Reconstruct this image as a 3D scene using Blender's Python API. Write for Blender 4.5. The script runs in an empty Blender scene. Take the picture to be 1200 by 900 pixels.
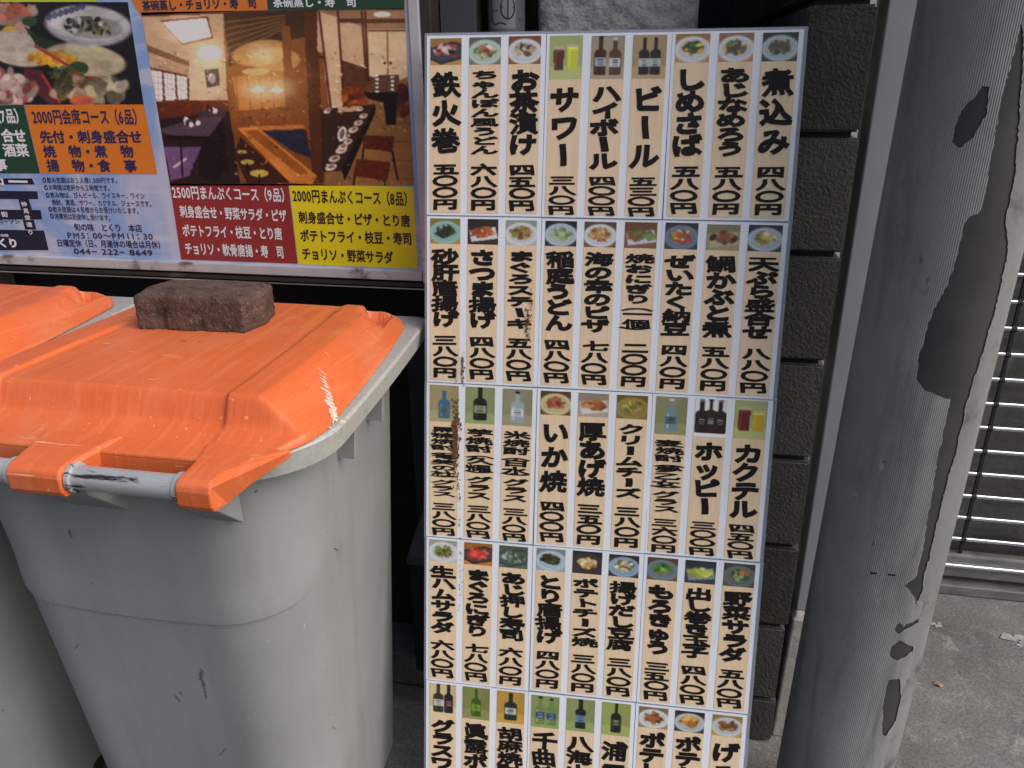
import bpy, bmesh, math, random
import numpy as np
from mathutils import Vector, Matrix
from mathutils.geometry import delaunay_2d_cdt

S = bpy.context.scene
COL = S.collection
rad = math.radians

# ------------------------------------------------------------------ camera
FPX, YAW, PITCH, ROLL = 928.5, 0.2015, 0.3885, -0.0125
CAM = Vector((0.0, -1.44, 1.4425))
fw = Vector((-math.sin(YAW) * math.cos(PITCH), math.cos(YAW) * math.cos(PITCH), -math.sin(PITCH)))
rt = Vector((math.cos(YAW), math.sin(YAW), 0))
up = rt.cross(fw)
cr, sr = math.cos(ROLL), math.sin(ROLL)
RT, UP = cr * rt + sr * up, -sr * rt + cr * up
cam = bpy.data.cameras.new('camera')
cam_o = bpy.data.objects.new('camera', cam)
COL.objects.link(cam_o)
cam.sensor_fit = 'HORIZONTAL'
cam.sensor_width = 36.0
cam.lens = FPX / 1200 * 36
cam.clip_start = 0.02
cam.clip_end = 500
cam.dof.use_dof = False
m = Matrix((RT, UP, -fw)).transposed().to_4x4()
m.translation = CAM
cam_o.matrix_world = m
S.camera = cam_o

# ------------------------------------------------------------------ daylight
SUN_DIR = Vector((0.80, -0.26, 0.80)).normalized()        # towards the sun, behind thin cloud
w = bpy.data.worlds.new('World')
S.world = w
w.use_nodes = True
nt = w.node_tree
sky = nt.nodes.new('ShaderNodeTexSky')
sky.sky_type = 'NISHITA'
sky.sun_disc = False
sky.sun_elevation = math.asin(SUN_DIR.z)
sky.sun_rotation = math.atan2(SUN_DIR.x, SUN_DIR.y)
sky.dust_density = 4.0
sky.ozone_density = 0.6
nt.links.new(sky.outputs[0], nt.nodes['Background'].inputs[0])
nt.nodes['Background'].inputs[1].default_value = 0.105
sun = bpy.data.lights.new('sun', 'SUN')
sun.energy = 2.5
sun.angle = rad(60)
sun.color = (1.0, 0.985, 0.965)
sun_o = bpy.data.objects.new('sun', sun)
COL.objects.link(sun_o)
sun_o.rotation_euler = SUN_DIR.to_track_quat('Z', 'Y').to_euler()
S.view_settings.view_transform = 'Standard'
S.view_settings.look = 'None'
S.view_settings.gamma = 1
S.view_settings.exposure = 0.22

# ------------------------------------------------------------------ helpers
def ray(px, py):
    return fw + RT * ((px - 600) / FPX) - UP * ((py - 450) / FPX)

def at(px, py, axis, val):
    d = ray(px, py)
    return CAM + d * ((val - CAM[axis]) / d[axis])

def lin(c):
    c = np.asarray(c, float)
    return np.where(c <= 0.04045, c / 12.92, ((c + 0.055) / 1.055) ** 2.4)

def tag(o, label, cat, group=None, kind=None):
    if label: o['label'] = label
    if cat: o['category'] = cat
    if group: o['group'] = group
    if kind: o['kind'] = kind
    return o

def thing(name, label, cat, loc=(0, 0, 0), group=None):
    o = bpy.data.objects.new(name, None)
    COL.objects.link(o)
    o.empty_display_size = 0.1
    o.location = loc
    return tag(o, label, cat, group)

def link(name, me, mat, parent=None):
    o = bpy.data.objects.new(name, me)
    COL.objects.link(o)
    if mat is not None:
        me.materials.clear()
        me.materials.append(mat)
    if parent is not None:
        o.parent = parent
    return o

def obj(name, bm, mat, parent=None, smooth=False, bevel=0, angle=35):
    """bmesh in the parent's coordinates -> one mesh object"""
    bmesh.ops.recalc_face_normals(bm, faces=bm.faces[:])
    me = bpy.data.meshes.new(name)
    bm.to_mesh(me)
    bm.free()
    if smooth:
        me.polygons.foreach_set('use_smooth', [True] * len(me.polygons))
        if smooth == 'auto':
            me.set_sharp_from_angle(angle=rad(angle))
    o = link(name, me, mat, parent)
    if bevel:
        b = o.modifiers.new('bevel', 'BEVEL')
        b.width = bevel
        b.segments = 2
        b.limit_method = 'ANGLE'
    return o

def pymesh(name, verts, faces, mat, parent=None, smooth=False):
    me = bpy.data.meshes.new(name)
    me.from_pydata([tuple(v) for v in verts], [], faces)
    if smooth:
        me.polygons.foreach_set('use_smooth', [True] * len(me.polygons))
    return link(name, me, mat, parent)

def box(bm, x0, x1, y0, y1, z0, z1):
    v = [bm.verts.new(p) for p in ((x0, y0, z0), (x1, y0, z0), (x1, y1, z0), (x0, y1, z0),
                                   (x0, y0, z1), (x1, y0, z1), (x1, y1, z1), (x0, y1, z1))]
    for f in ((0, 3, 2, 1), (4, 5, 6, 7), (0, 1, 5, 4), (1, 2, 6, 5), (2, 3, 7, 6), (3, 0, 4, 7)):
        bm.faces.new([v[i] for i in f])
    return v

def boxes(*bs):
    bm = bmesh.new()
    for b in bs: box(bm, *b)
    return bm

def tube(bm, pts, r, n=20, cap=True):
    rings = []
    pts = [Vector(p) for p in pts]
    for i, p in enumerate(pts):
        a = pts[max(i - 1, 0)]
        b = pts[min(i + 1, len(pts) - 1)]
        d = (b - a).normalized()
        s = d.orthogonal().normalized() if abs(d.z) > .9 else d.cross(Vector((0, 0, 1))).normalized()
        t = d.cross(s)
        rr = r[i] if isinstance(r, (list, tuple)) else r
        rings.append([bm.verts.new(p + rr * (math.cos(k * 2 * math.pi / n) * s + math.sin(k * 2 * math.pi / n) * t)) for k in range(n)])
    for A, B in zip(rings, rings[1:]):
        for k in range(n):
            bm.faces.new((A[k], A[(k + 1) % n], B[(k + 1) % n], B[k]))
    if cap:
        bm.faces.new(rings[0][::-1])
        bm.faces.new(rings[-1])
    return bm

def loft(bm, rings, cap0=False, cap1=False):
    R = [[bm.verts.new(p) for p in r] for r in rings]
    n = len(R[0])
    for A, B in zip(R, R[1:]):
        for k in range(n):
            bm.faces.new((A[k], A[(k + 1) % n], B[(k + 1) % n], B[k]))
    if cap0: bm.faces.new(R[0][::-1])
    if cap1: bm.faces.new(R[-1])
    return bm

def rrect(x0, x1, y0, y1, rf, rb, nc=14, ns=16):
    """rounded rectangle outline: rf = radius of the two corners at y0, rb = at y1"""
    P = []
    for (cx, cy, r, a0) in ((x1 - rf, y0 + rf, rf, -90), (x1 - rb, y1 - rb, rb, 0), (x0 + rb, y1 - rb, rb, 90), (x0 + rf, y0 + rf, rf, 180)):
        arc = [(cx + r * math.cos(rad(a0 + 90 * i / nc)), cy + r * math.sin(rad(a0 + 90 * i / nc))) for i in range(nc + 1)]
        if P:
            a, b = P[-1], arc[0]
            P += [(a[0] + (b[0] - a[0]) * i / ns, a[1] + (b[1] - a[1]) * i / ns) for i in range(1, ns)]
        P += arc
    a, b = P[-1], P[0]
    P += [(a[0] + (b[0] - a[0]) * i / ns, a[1] + (b[1] - a[1]) * i / ns) for i in range(1, ns)]
    return P

def sstep(x, a, b):
    t = min(max((x - a) / (b - a), 0), 1)
    return t * t * (3 - 2 * t)

# ------------------------------------------------------------------ materials
def new_mat(name):
    M = bpy.data.materials.new(name)
    M.use_nodes = True
    n = M.node_tree
    return M, n, n.nodes['Principled BSDF']

def N(n, kind, **kw):
    x = n.nodes.new(kind)
    for k, v in kw.items():
        if k.startswith('i_'): x.inputs[k[2:].replace('_', ' ')].default_value = v
        else: setattr(x, k, v)
    return x

def mix(n, fac, a, b, blend='MIX'):
    x = N(n, 'ShaderNodeMix', data_type='RGBA', blend_type=blend)
    for i, v in ((0, fac), (6, a), (7, b)):
        if isinstance(v, bpy.types.NodeSocket): n.links.new(v, x.inputs[i])
        elif i == 0: x.inputs[0].default_value = v
        else: x.inputs[i].default_value = (*v[:3], 1)
    return x.outputs[2]

def noise(n, vec, scale, detail=5, rough=.55, dist=0, stretch=None):
    if stretch is not None:
        mp = N(n, 'ShaderNodeMapping')
        mp.inputs['Scale'].default_value = stretch
        n.links.new(vec, mp.inputs[0])
        vec = mp.outputs[0]
    x = N(n, 'ShaderNodeTexNoise')
    x.inputs['Scale'].default_value = scale
    x.inputs['Detail'].default_value = detail
    x.inputs['Roughness'].default_value = rough
    x.inputs['Distortion'].default_value = dist
    n.links.new(vec, x.inputs['Vector'])
    return x.outputs[0]

def ramp(n, fac, a, b, v0=0., v1=1.):
    x = N(n, 'ShaderNodeMapRange')
    x.clamp = True
    x.inputs[1].default_value, x.inputs[2].default_value = a, b
    x.inputs[3].default_value, x.inputs[4].default_value = v0, v1
    n.links.new(fac, x.inputs[0])
    return x.outputs[0]

def bump(n, h, strength, dist, bsdf, prev=None):
    b = N(n, 'ShaderNodeBump')
    b.inputs['Strength'].default_value = strength
    b.inputs['Distance'].default_value = dist
    n.links.new(h, b.inputs['Height'])
    if prev is not None: n.links.new(prev, b.inputs['Normal'])
    n.links.new(b.outputs[0], bsdf.inputs['Normal'])
    return b.outputs[0]

def surf(name, c1, c2=None, rough=.6, scale=12, metal=0, spec=.5, dirt=None, dirt_at=(.58, .72), dirt_scale=8,
         fine=None, bump_s=0, bump_scale=120, bump_d=.002, stretch=None, dirt_stretch=None, rvar=.12, specks=None, speck_at=(.7, .74), speck_scale=90):
    M, n, b = new_mat(name)
    tc = N(n, 'ShaderNodeTexCoord').outputs['Object']
    c2 = c2 or tuple(x * .8 for x in c1)
    a = noise(n, tc, scale, stretch=stretch)
    col = mix(n, ramp(n, a, .3, .7), c1, c2)
    if fine:
        col = mix(n, ramp(n, noise(n, tc, fine, 2), .3, .7, 0, .45), col, tuple(x * .55 for x in c1))
    if specks:
        col = mix(n, ramp(n, noise(n, tc, speck_scale, 3), *speck_at), col, specks)
    if dirt:
        d = ramp(n, noise(n, tc, dirt_scale, 8, .65, .4, dirt_stretch), *dirt_at)
        col = mix(n, d, col, dirt)
    n.links.new(col, b.inputs['Base Color'])
    b.inputs['Metallic'].default_value = metal
    b.inputs['Specular IOR Level'].default_value = spec
    n.links.new(ramp(n, noise(n, tc, scale * 2.3, 6), .3, .7, max(rough - rvar, .02), min(rough + rvar, 1)), b.inputs['Roughness'])
    if bump_s:
        bump(n, noise(n, tc, bump_scale, 6, .6), bump_s, bump_d, b)
    return M

def flat(name, c, rough=.5, metal=0, spec=.4):
    M, n, b = new_mat(name)
    b.inputs['Base Color'].default_value = (*c, 1)
    b.inputs['Roughness'].default_value = rough
    b.inputs['Metallic'].default_value = metal
    b.inputs['Specular IOR Level'].default_value = spec
    return M

MAT = {}
# paper behind laminate
def paper(name, c1, c2, wood=False, rough=.42):
    M, n, b = new_mat(name)
    tc = N(n, 'ShaderNodeTexCoord').outputs['Object']
    if wood:
        g = noise(n, tc, 9, 4, .5, 1.2, stretch=(14, 1, 1.2))
        col = mix(n, ramp(n, g, .35, .68), c1, c2)
        e = noise(n, tc, 30, 3, .5, .3, stretch=(9, 1, .8))
        col = mix(n, ramp(n, e, .58, .8, 0, .28), col, tuple(x * .78 for x in c2))
    else:
        col = mix(n, ramp(n, noise(n, tc, 6), .35, .7), c1, c2)
        col = mix(n, ramp(n, noise(n, tc, 40, 6, .7), .66, .8, 0, .35), col, (.35, .33, .3))
    n.links.new(col, b.inputs['Base Color'])
    b.inputs['Roughness'].default_value = rough
    b.inputs['Specular IOR Level'].default_value = .35
    b.inputs['Coat Weight'].default_value = .12
    b.inputs['Coat Roughness'].default_value = .25
    bump(n, noise(n, tc, 7, 2), .12, .004, b)
    return M
MAT['sheet'] = paper('laminated_paper', (.76, .785, .845), (.71, .74, .81))
MAT['strip'] = paper('strip_paper', (.775, .595, .405), (.72, .53, .345), True)
MAT['ink'] = flat('black_ink', (.010, .008, .008), .55, 0, .2)
MAT['ink_navy'] = flat('navy_ink', (.018, .022, .085), .5)
MAT['ink_white'] = flat('white_ink', (.75, .77, .8), .5)
MAT['ink_red'] = flat('dark_red_ink', (.028, .012, .012), .5)
MAT['print_orange'] = surf('orange_print', (.70, .20, .018), (.64, .18, .02), .4, 5)
MAT['print_yellow'] = surf('yellow_print', (.80, .66, .012), (.75, .61, .012), .4, 5)
MAT['print_red'] = surf('red_print', (.30, .026, .028), (.25, .022, .024), .4, 5)
MAT['print_green'] = surf('green_print', (.015, .062, .03), (.013, .05, .026), .4, 5)
MAT['print_lime'] = surf('lime_print', (.52, .62, .02), (.48, .58, .02), .4, 5)
MAT['print_navy'] = flat('map_print', (.012, .013, .035), .5)

def laminate():
    M, n, b = new_mat('laminate_edge')
    b.inputs['Base Color'].default_value = (.36, .39, .47, 1)
    b.inputs['Roughness'].default_value = .18
    b.inputs['Alpha'].default_value = .45
    b.inputs['Coat Weight'].default_value = .5
    return M
MAT['laminate'] = laminate()

def picture_mat():
    M, n, b = new_mat('printed_picture')
    a = N(n, 'ShaderNodeVertexColor', layer_name='ink')
    n.links.new(a.outputs[0], b.inputs['Base Color'])
    b.inputs['Roughness'].default_value = .42
    b.inputs['Specular IOR Level'].default_value = .35
    return M
MAT['picture'] = picture_mat()

def poster_mat():
    M, n, b = new_mat('poster_print')
    tc = N(n, 'ShaderNodeTexCoord').outputs['Object']
    a = noise(n, tc, 3.2, 5, .55, .8, stretch=(2.2, 1, 1.1))
    col = mix(n, ramp(n, a, .42, .6), (.235, .37, .65), (.48, .51, .65))
    s = noise(n, tc, 4, 3, .5, .2, stretch=(1.6, 1, 8))
    col = mix(n, ramp(n, s, .55, .66, 0, .75), col, (.54, .54, .65))
    n.links.new(col, b.inputs['Base Color'])
    b.inputs['Roughness'].default_value = .4
    b.inputs['Specular IOR Level'].default_value = .3
    return M
MAT['poster'] = poster_mat()

MAT['alu'] = surf('aluminium_frame', (.60, .60, .62), (.50, .50, .52), .42, 10, metal=.35, dirt=(.16, .13, .09), dirt_at=(.56, .68), dirt_scale=14)
MAT['dark_wood'] = surf('dark_wood_frame', (.035, .026, .02), (.022, .017, .014), .5, 14, stretch=(1, 1, 6), dirt=(.09, .075, .06), dirt_at=(.6, .75))
MAT['dark_wall'] = surf('dark_wall', (.022, .019, .018), (.014, .013, .013), .65, 5, dirt=(.05, .045, .04), dirt_at=(.58, .8))
MAT['grey_panel'] = surf('grey_panel', (.062, .066, .078), (.05, .054, .064), .5, 6, dirt=(.03, .03, .03))
MAT['pipe'] = surf('grey_pipe', (.125, .13, .145), (.10, .105, .12), .38, 8)
MAT['sticker'] = flat('sticker_vinyl', (.20, .21, .235), .4)
MAT['stucco'] = surf('rough_stucco', (.47, .465, .455), (.40, .395, .385), .9, 20, fine=160, bump_s=.9, bump_scale=95, bump_d=.008)
MAT['block'] = surf('dark_block', (.088, .087, .082), (.058, .057, .053), .95, 14, fine=240, bump_s=1, bump_scale=170, bump_d=.006, spec=.25,
                    specks=(.17, .17, .16), speck_at=(.66, .74), speck_scale=260)
def per_block(M, lo_, hi_):
    n = M.node_tree
    b = n.nodes['Principled BSDF']
    src = b.inputs['Base Color'].links[0].from_socket
    g_ = N(n, 'ShaderNodeNewGeometry')
    v_ = ramp(n, g_.outputs['Random Per Island'], 0, 1, lo_, hi_)
    cc = N(n, 'ShaderNodeCombineColor')
    for i in range(3): n.links.new(v_, cc.inputs[i])
    n.links.new(mix(n, 1., src, cc.outputs[0], 'MULTIPLY'), b.inputs['Base Color'])
per_block(MAT['block'], .65, 1.35)
MAT['mortar'] = surf('mortar', (.02, .02, .019), (.012, .012, .012), .95, 30, bump_s=.5)
MAT['post'] = surf('painted_post', (.27, .282, .312), (.23, .242, .27), .45, 6, dirt=(.16, .15, .13), dirt_at=(.66, .8), dirt_scale=10)
MAT['concrete_lt'] = surf('pale_concrete', (.42, .41, .38), (.30, .29, .27), .9, 25, fine=150, bump_s=.6, bump_scale=70, bump_d=.004)
MAT['core'] = surf('pole_core', (.042, .040, .041), (.032, .031, .032), .5, 10, dirt=(.16, .16, .165), dirt_at=(.70, .78), dirt_scale=16)
MAT['rod'] = surf('polished_rod', (.75, .76, .78), (.66, .67, .69), .16, 12, metal=1, rvar=.05)
MAT['shutter_dark'] = surf('dark_shutter_panel', (.065, .064, .062), (.125, .122, .114), .3, 5, stretch=(1, 1, 9), fine=90, dirt=(.17, .16, .14), dirt_at=(.56, .7), dirt_scale=5)
MAT['link'] = flat('dark_link', (.012, .012, .012), .6)
MAT['rail'] = surf('steel_rail', (.24, .235, .225), (.15, .147, .14), .5, 12, metal=.3, dirt=(.08, .075, .07), dirt_at=(.5, .7), stretch=(1, 1, 4))
MAT['rubber'] = surf('black_rubber', (.02, .02, .02), (.015, .015, .015), .8)

def ground_mat():
    M, n, b = new_mat('worn_concrete')
    tc = N(n, 'ShaderNodeTexCoord').outputs['Object']
    col = mix(n, ramp(n, noise(n, tc, 3, 8, .65, .5), .33, .68), (.24, .236, .225), (.12, .117, .11))
    col = mix(n, ramp(n, noise(n, tc, 15, 8, .7, .6), .52, .72, 0, .8), col, (.36, .355, .34))
    col = mix(n, ramp(n, noise(n, tc, 140, 3), .35, .65, 0, .5), col, (.05, .05, .047))
    col = mix(n, ramp(n, noise(n, tc, 6.5, 10, .75, 1.), .66, .72), col, (.42, .42, .41))
    n.links.new(col, b.inputs['Base Color'])
    n.links.new(ramp(n, noise(n, tc, 2.2, 6, .6), .35, .65, .5, .9), b.inputs['Roughness'])
    b.inputs['Specular IOR Level'].default_value = .35
    p = bump(n, noise(n, tc, 160, 6, .65), .5, .004, b)
    bump(n, noise(n, tc, 9, 5), .35, .02, b, p)
    return M
MAT['ground'] = ground_mat()

def orange_mat():
    M, n, b = new_mat('orange_plastic')
    tc = N(n, 'ShaderNodeTexCoord').outputs['Object']
    col = mix(n, ramp(n, noise(n, tc, 5, 6), .3, .7), (.70, .145, .040), (.62, .120, .034))
    st = noise(n, tc, 7, 6, .65, .25, stretch=(8, .6, 1))                      # worn streaks front to back
    col = mix(n, ramp(n, st, .50, .74, 0, .55), col, (.84, .24, .10))
    col = mix(n, ramp(n, noise(n, tc, 11, 9, .75, .5), .62, .76, 0, .55), col, (.36, .10, .035))
    col = mix(n, ramp(n, noise(n, tc, 130, 3), .68, .73, 0, .6), col, (.9, .42, .25))
    col = mix(n, ramp(n, noise(n, tc, 3.5, 8, .7, .4), .50, .72, 0, .38), col, (.62, .30, .17))
    sc = noise(n, tc, 5, 2, .5, 2.4, stretch=(1.0, 14, 14))
    col = mix(n, ramp(n, sc, .715, .73, 0, .7), col, (.88, .48, .32))
    n.links.new(col, b.inputs['Base Color'])
    n.links.new(ramp(n, noise(n, tc, 14, 6), .3, .7, .34, .52), b.inputs['Roughness'])
    b.inputs['Specular IOR Level'].default_value = .45
    p = bump(n, noise(n, tc, 260, 3), .25, .0012, b)
    bump(n, st, .35, .003, b, p)
    return M
MAT['orange'] = orange_mat()

def bin_grey():
    M, n, b = new_mat('grey_bin_plastic')
    tc = N(n, 'ShaderNodeTexCoord').outputs['Object']
    col = mix(n, ramp(n, noise(n, tc, 4, 6), .3, .7), (.275, .282, .282), (.235, .242, .243))
    v = noise(n, tc, 5, 5, .6, .3, stretch=(3, 3, .35))
    col = mix(n, ramp(n, v, .48, .72, 0, .5), col, (.19, .192, .186))
    col = mix(n, ramp(n, noise(n, tc, 13, 8, .7, 1.2, stretch=(1.6, 1.6, .7)), .69, .75, 0, .75), col, (.08, .078, .07))
    col = mix(n, ramp(n, noise(n, tc, 60, 3, .6, .5), .735, .76, 0, .9), col, (.06, .06, .055))
    col = mix(n, ramp(n, noise(n, tc, 48, 3, .6, 1.5, stretch=(1, 1, .4)), .73, .76, 0, .7), col, (.60, .60, .58))
    n.links.new(col, b.inputs['Base Color'])
    dr = noise(n, tc, 9, 6, .65, .5, stretch=(2.4, 2.4, .16))                  # drip stains
    col = mix(n, ramp(n, dr, .55, .72, 0, .55), col, (.15, .148, .135))
    col = mix(n, ramp(n, noise(n, tc, 3.2, 9, .72, .6), .54, .74, 0, .45), col, (.16, .16, .155))
    col = mix(n, ramp(n, noise(n, tc, 22, 8, .75, 1.0, stretch=(1, 1, .55)), .66, .76, 0, .6), col, (.12, .118, .11))
    col = mix(n, ramp(n, noise(n, tc, 36, 2, .5, 3.2, stretch=(.5, .5, .12)), .715, .73, 0, .5), col, (.42, .425, .42))
    n.links.new(ramp(n, noise(n, tc, 9, 6), .3, .7, .38, .58), b.inputs['Roughness'])
    b.inputs['Specular IOR Level'].default_value = .4
    bump(n, noise(n, tc, 300, 3), .22, .0012, b)
    return M
MAT['bin'] = bin_grey()
MAT['rim'] = surf('grey_rim_plastic', (.46, .455, .43), (.40, .395, .37), .42, 6, dirt=(.17, .165, .14), dirt_at=(.60, .74), dirt_scale=16, fine=120, bump_s=.15, bump_scale=200)
MAT['bar'] = surf('worn_painted_bar', (.50, .51, .53), (.38, .39, .40), .34, 10, metal=.3, dirt=(.035, .033, .032), dirt_at=(.57, .64), dirt_scale=22, dirt_stretch=(.5, 3, 3), bump_s=.15)
MAT['brick'] = surf('old_paver', (.185, .108, .088), (.085, .060, .050), .95, 26, fine=190, bump_s=1, bump_scale=210, bump_d=.006, spec=.2, dirt=(.040, .032, .028), dirt_at=(.50, .66), dirt_scale=38,
                    specks=(.27, .20, .165), speck_at=(.60, .70), speck_scale=210)
MAT['rust'] = surf('rust_flakes', (.20, .085, .035), (.075, .03, .016), .9, 90, bump_s=.6, bump_scale=300)
MAT['splat'] = surf('dried_white_splash', (.62, .50, .42), (.70, .66, .55), .6, 60)
MAT['splat_w'] = surf('white_paint_mark', (.40, .40, .395), (.29, .288, .28), .8, 60)
MAT['leaf'] = surf('dry_leaf', (.38, .21, .12), (.28, .15, .08), .7, 40)

def wrap_mat():
    M, n, b = new_mat('ribbed_sheet')
    uv = N(n, 'ShaderNodeUVMap', uv_map='wrap').outputs[0]
    tc = N(n, 'ShaderNodeTexCoord').outputs['Object']
    sx = N(n, 'ShaderNodeSeparateXYZ')
    n.links.new(uv, sx.inputs[0])
    mm = N(n, 'ShaderNodeMath', operation='MULTIPLY'); mm.inputs[1].default_value = 2 * math.pi / .0029
    n.links.new(sx.outputs[0], mm.inputs[0])
    sn = N(n, 'ShaderNodeMath', operation='SINE'); n.links.new(mm.outputs[0], sn.inputs[0])
    rib = ramp(n, sn.outputs[0], -1, 1)
    base = mix(n, ramp(n, noise(n, tc, 4, 7, .6), .3, .7), (.285, .288, .288), (.205, .208, .212))
    base = mix(n, ramp(n, noise(n, tc, 10, 6, .65, .3, stretch=(1.5, 1.5, .22)), .50, .68, 0, .8), base, (.105, .104, .105))
    base = mix(n, ramp(n, noise(n, tc, 24, 7, .7, .8), .64, .72, 0, .75), base, (.40, .405, .405))
    base = mix(n, ramp(n, noise(n, tc, 30, 4, .6, .6, stretch=(1, 1, .6)), .69, .73, 0, .85), base, (.035, .034, .034))
    rf = N(n, 'ShaderNodeMath', operation='MULTIPLY')
    n.links.new(ramp(n, noise(n, tc, 7, 4), .3, .7, .25, .75), rf.inputs[0]); n.links.new(ramp(n, rib, .05, .5, .75, 0), rf.inputs[1])
    col = mix(n, rf.outputs[0], base, (.08, .08, .08))
    n.links.new(col, b.inputs['Base Color'])
    n.links.new(ramp(n, noise(n, tc, 12, 5), .3, .7, .38, .6), b.inputs['Roughness'])
    b.inputs['Specular IOR Level'].default_value = .5
    p = bump(n, rib, .6, .0008, b)
    bump(n, noise(n, tc, 40, 6), .3, .003, b, p)
    return M
MAT['wrap'] = wrap_mat()
MAT['seam'] = surf('smooth_sheet_edge', (.215, .22, .212), (.155, .158, .153), .5, 9, dirt=(.07, .07, .067), dirt_at=(.52, .68), dirt_scale=12, stretch=(1, 1, .4))

for k_ in ('poster', 'picture', 'print_orange', 'print_yellow', 'print_red', 'print_green', 'print_lime'):
    b_ = MAT[k_].node_tree.nodes['Principled BSDF']
    b_.inputs['Coat Weight'].default_value = .35
    b_.inputs['Coat Roughness'].default_value = .2

# ------------------------------------------------------------------ painting printed pictures
class Paint:
    """a small numpy canvas for the printed pictures: extents in any units, y down"""
    def __init__(s, w, h, ext, bg):
        s.w, s.h, s.ext = w, h, ext
        x0, y0, x1, y1 = ext
        s.X, s.Y = np.meshgrid(np.linspace(x0, x1, w), np.linspace(y0, y1, h))
        s.a = np.zeros((h, w, 3)) + np.array(bg) / 255.
    def put(s, mask, c, al=1.):
        mk = np.clip(mask, 0, 1)[..., None] * al
        s.a = s.a * (1 - mk) + np.array(c) / 255. * mk
    def ell(s, cx, cy, rx, ry, c, rot=0, al=1., soft=.12):
        t = rad(rot)
        dx, dy = s.X - cx, s.Y - cy
        u = (dx * math.cos(t) + dy * math.sin(t)) / rx
        v = (-dx * math.sin(t) + dy * math.cos(t)) / ry
        s.put((1 - np.sqrt(u * u + v * v)) / soft + .5, c, al)
    def poly(s, pts, c, al=1.):
        ins = np.zeros(s.X.shape, bool)
        n = len(pts)
        for i in range(n):
            (xa, ya), (xb, yb) = pts[i], pts[(i + 1) % n]
            if ya == yb: continue
            cnd = ((ya > s.Y) != (yb > s.Y)) & (s.X < (xb - xa) * (s.Y - ya) / (yb - ya) + xa)
            ins ^= cnd
        s.put(ins.astype(float), c, al)
    def rect(s, x0, y0, x1, y1, c, al=1.):
        s.put(((s.X >= x0) & (s.X <= x1) & (s.Y >= y0) & (s.Y <= y1)).astype(float), c, al)
    def line(s, x0, y0, x1, y1, wd, c, al=1.):
        dx, dy = x1 - x0, y1 - y0
        L = math.hypot(dx, dy) + 1e-9
        t = np.clip(((s.X - x0) * dx + (s.Y - y0) * dy) / L ** 2, 0, 1)
        d = np.hypot(s.X - x0 - t * dx, s.Y - y0 - t * dy)
        px = (s.ext[2] - s.ext[0]) / s.w
        s.put((wd / 2 - d) / px + .5, c, al)
    def blobs(s, rng, n, cx, cy, rx, ry, size, cols, al=.95):
        for i in range(n):
            a, r = rng.uniform(0, 2 * math.pi), math.sqrt(rng.random())
            c = np.array(rng.choice(cols)) * rng.uniform(.75, 1.2)
            s.ell(cx + rx * r * math.cos(a), cy + ry * r * math.sin(a), size * rng.uniform(.5, 1.3), size * rng.uniform(.4, .9), np.clip(c, 0, 255), rng.uniform(0, 180), al, .4)
    def grain(s, rng, amt):
        g = np.random.default_rng(rng.randrange(10 ** 6)).normal(0, amt, s.a.shape[:2])
        s.a = np.clip(s.a + g[..., None], 0, 1)
    def cloud(s, rng, amt):
        """uneven tone of a real photograph: a few octaves of smooth noise"""
        g = np.random.default_rng(rng.randrange(10 ** 6))
        T = np.zeros(s.a.shape[:2])
        for n, a in ((5, 1.), (11, .7), (26, .55), (60, .4)):
            q = g.normal(0, 1, (n + 2, n + 2))
            yi = np.linspace(0, n, s.h); xi = np.linspace(0, n, s.w)
            y0, x0 = yi.astype(int), xi.astype(int)
            fy, fx = (yi - y0)[:, None], (xi - x0)[None]
            T += a * ((q[y0][:, x0] * (1 - fx) + q[y0][:, x0 + 1] * fx) * (1 - fy) + (q[y0 + 1][:, x0] * (1 - fx) + q[y0 + 1][:, x0 + 1] * fx) * fy)
        s.a = np.clip(s.a * (1 + amt * np.clip(T, -2.2, 2.2) * .55)[..., None], 0, 1)
    def blur(s, k=1):
        for _ in range(k):
            p = np.pad(s.a, ((1, 1), (1, 1), (0, 0)), 'edge')
            s.a = (p[1:-1, 1:-1] * 2 + p[:-2, 1:-1] + p[2:, 1:-1] + p[1:-1, :-2] + p[1:-1, 2:]) / 6
    def mesh(s, name, place, parent, gain=1.):
        """place(x array, y array) -> (n,3) vertex positions"""
        co = place(s.X.ravel(), s.Y.ravel())
        w, h = s.w, s.h
        i = (np.arange(h - 1)[:, None] * w + np.arange(w - 1)[None, :]).ravel()
        F = np.stack([i, i + w, i + w + 1, i + 1], 1)
        me = bpy.data.meshes.new(name)
        me.vertices.add(w * h)
        me.vertices.foreach_set('co', co.astype(np.float32).ravel())
        me.loops.add(len(F) * 4)
        me.loops.foreach_set('vertex_index', F.astype(np.int32).ravel())
        me.polygons.add(len(F))
        me.polygons.foreach_set('loop_start', (np.arange(len(F)) * 4).astype(np.int32))
        me.update(calc_edges=True)
        at_ = me.color_attributes.new('ink', 'FLOAT_COLOR', 'POINT')
        L = np.ones((w * h, 4), np.float32)
        L[:, :3] = np.clip(lin(s.a.reshape(-1, 3)) * gain, 0, .85)
        at_.data.foreach_set('color', L.ravel())
        return link(name, me, MAT['picture'], parent)

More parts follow.
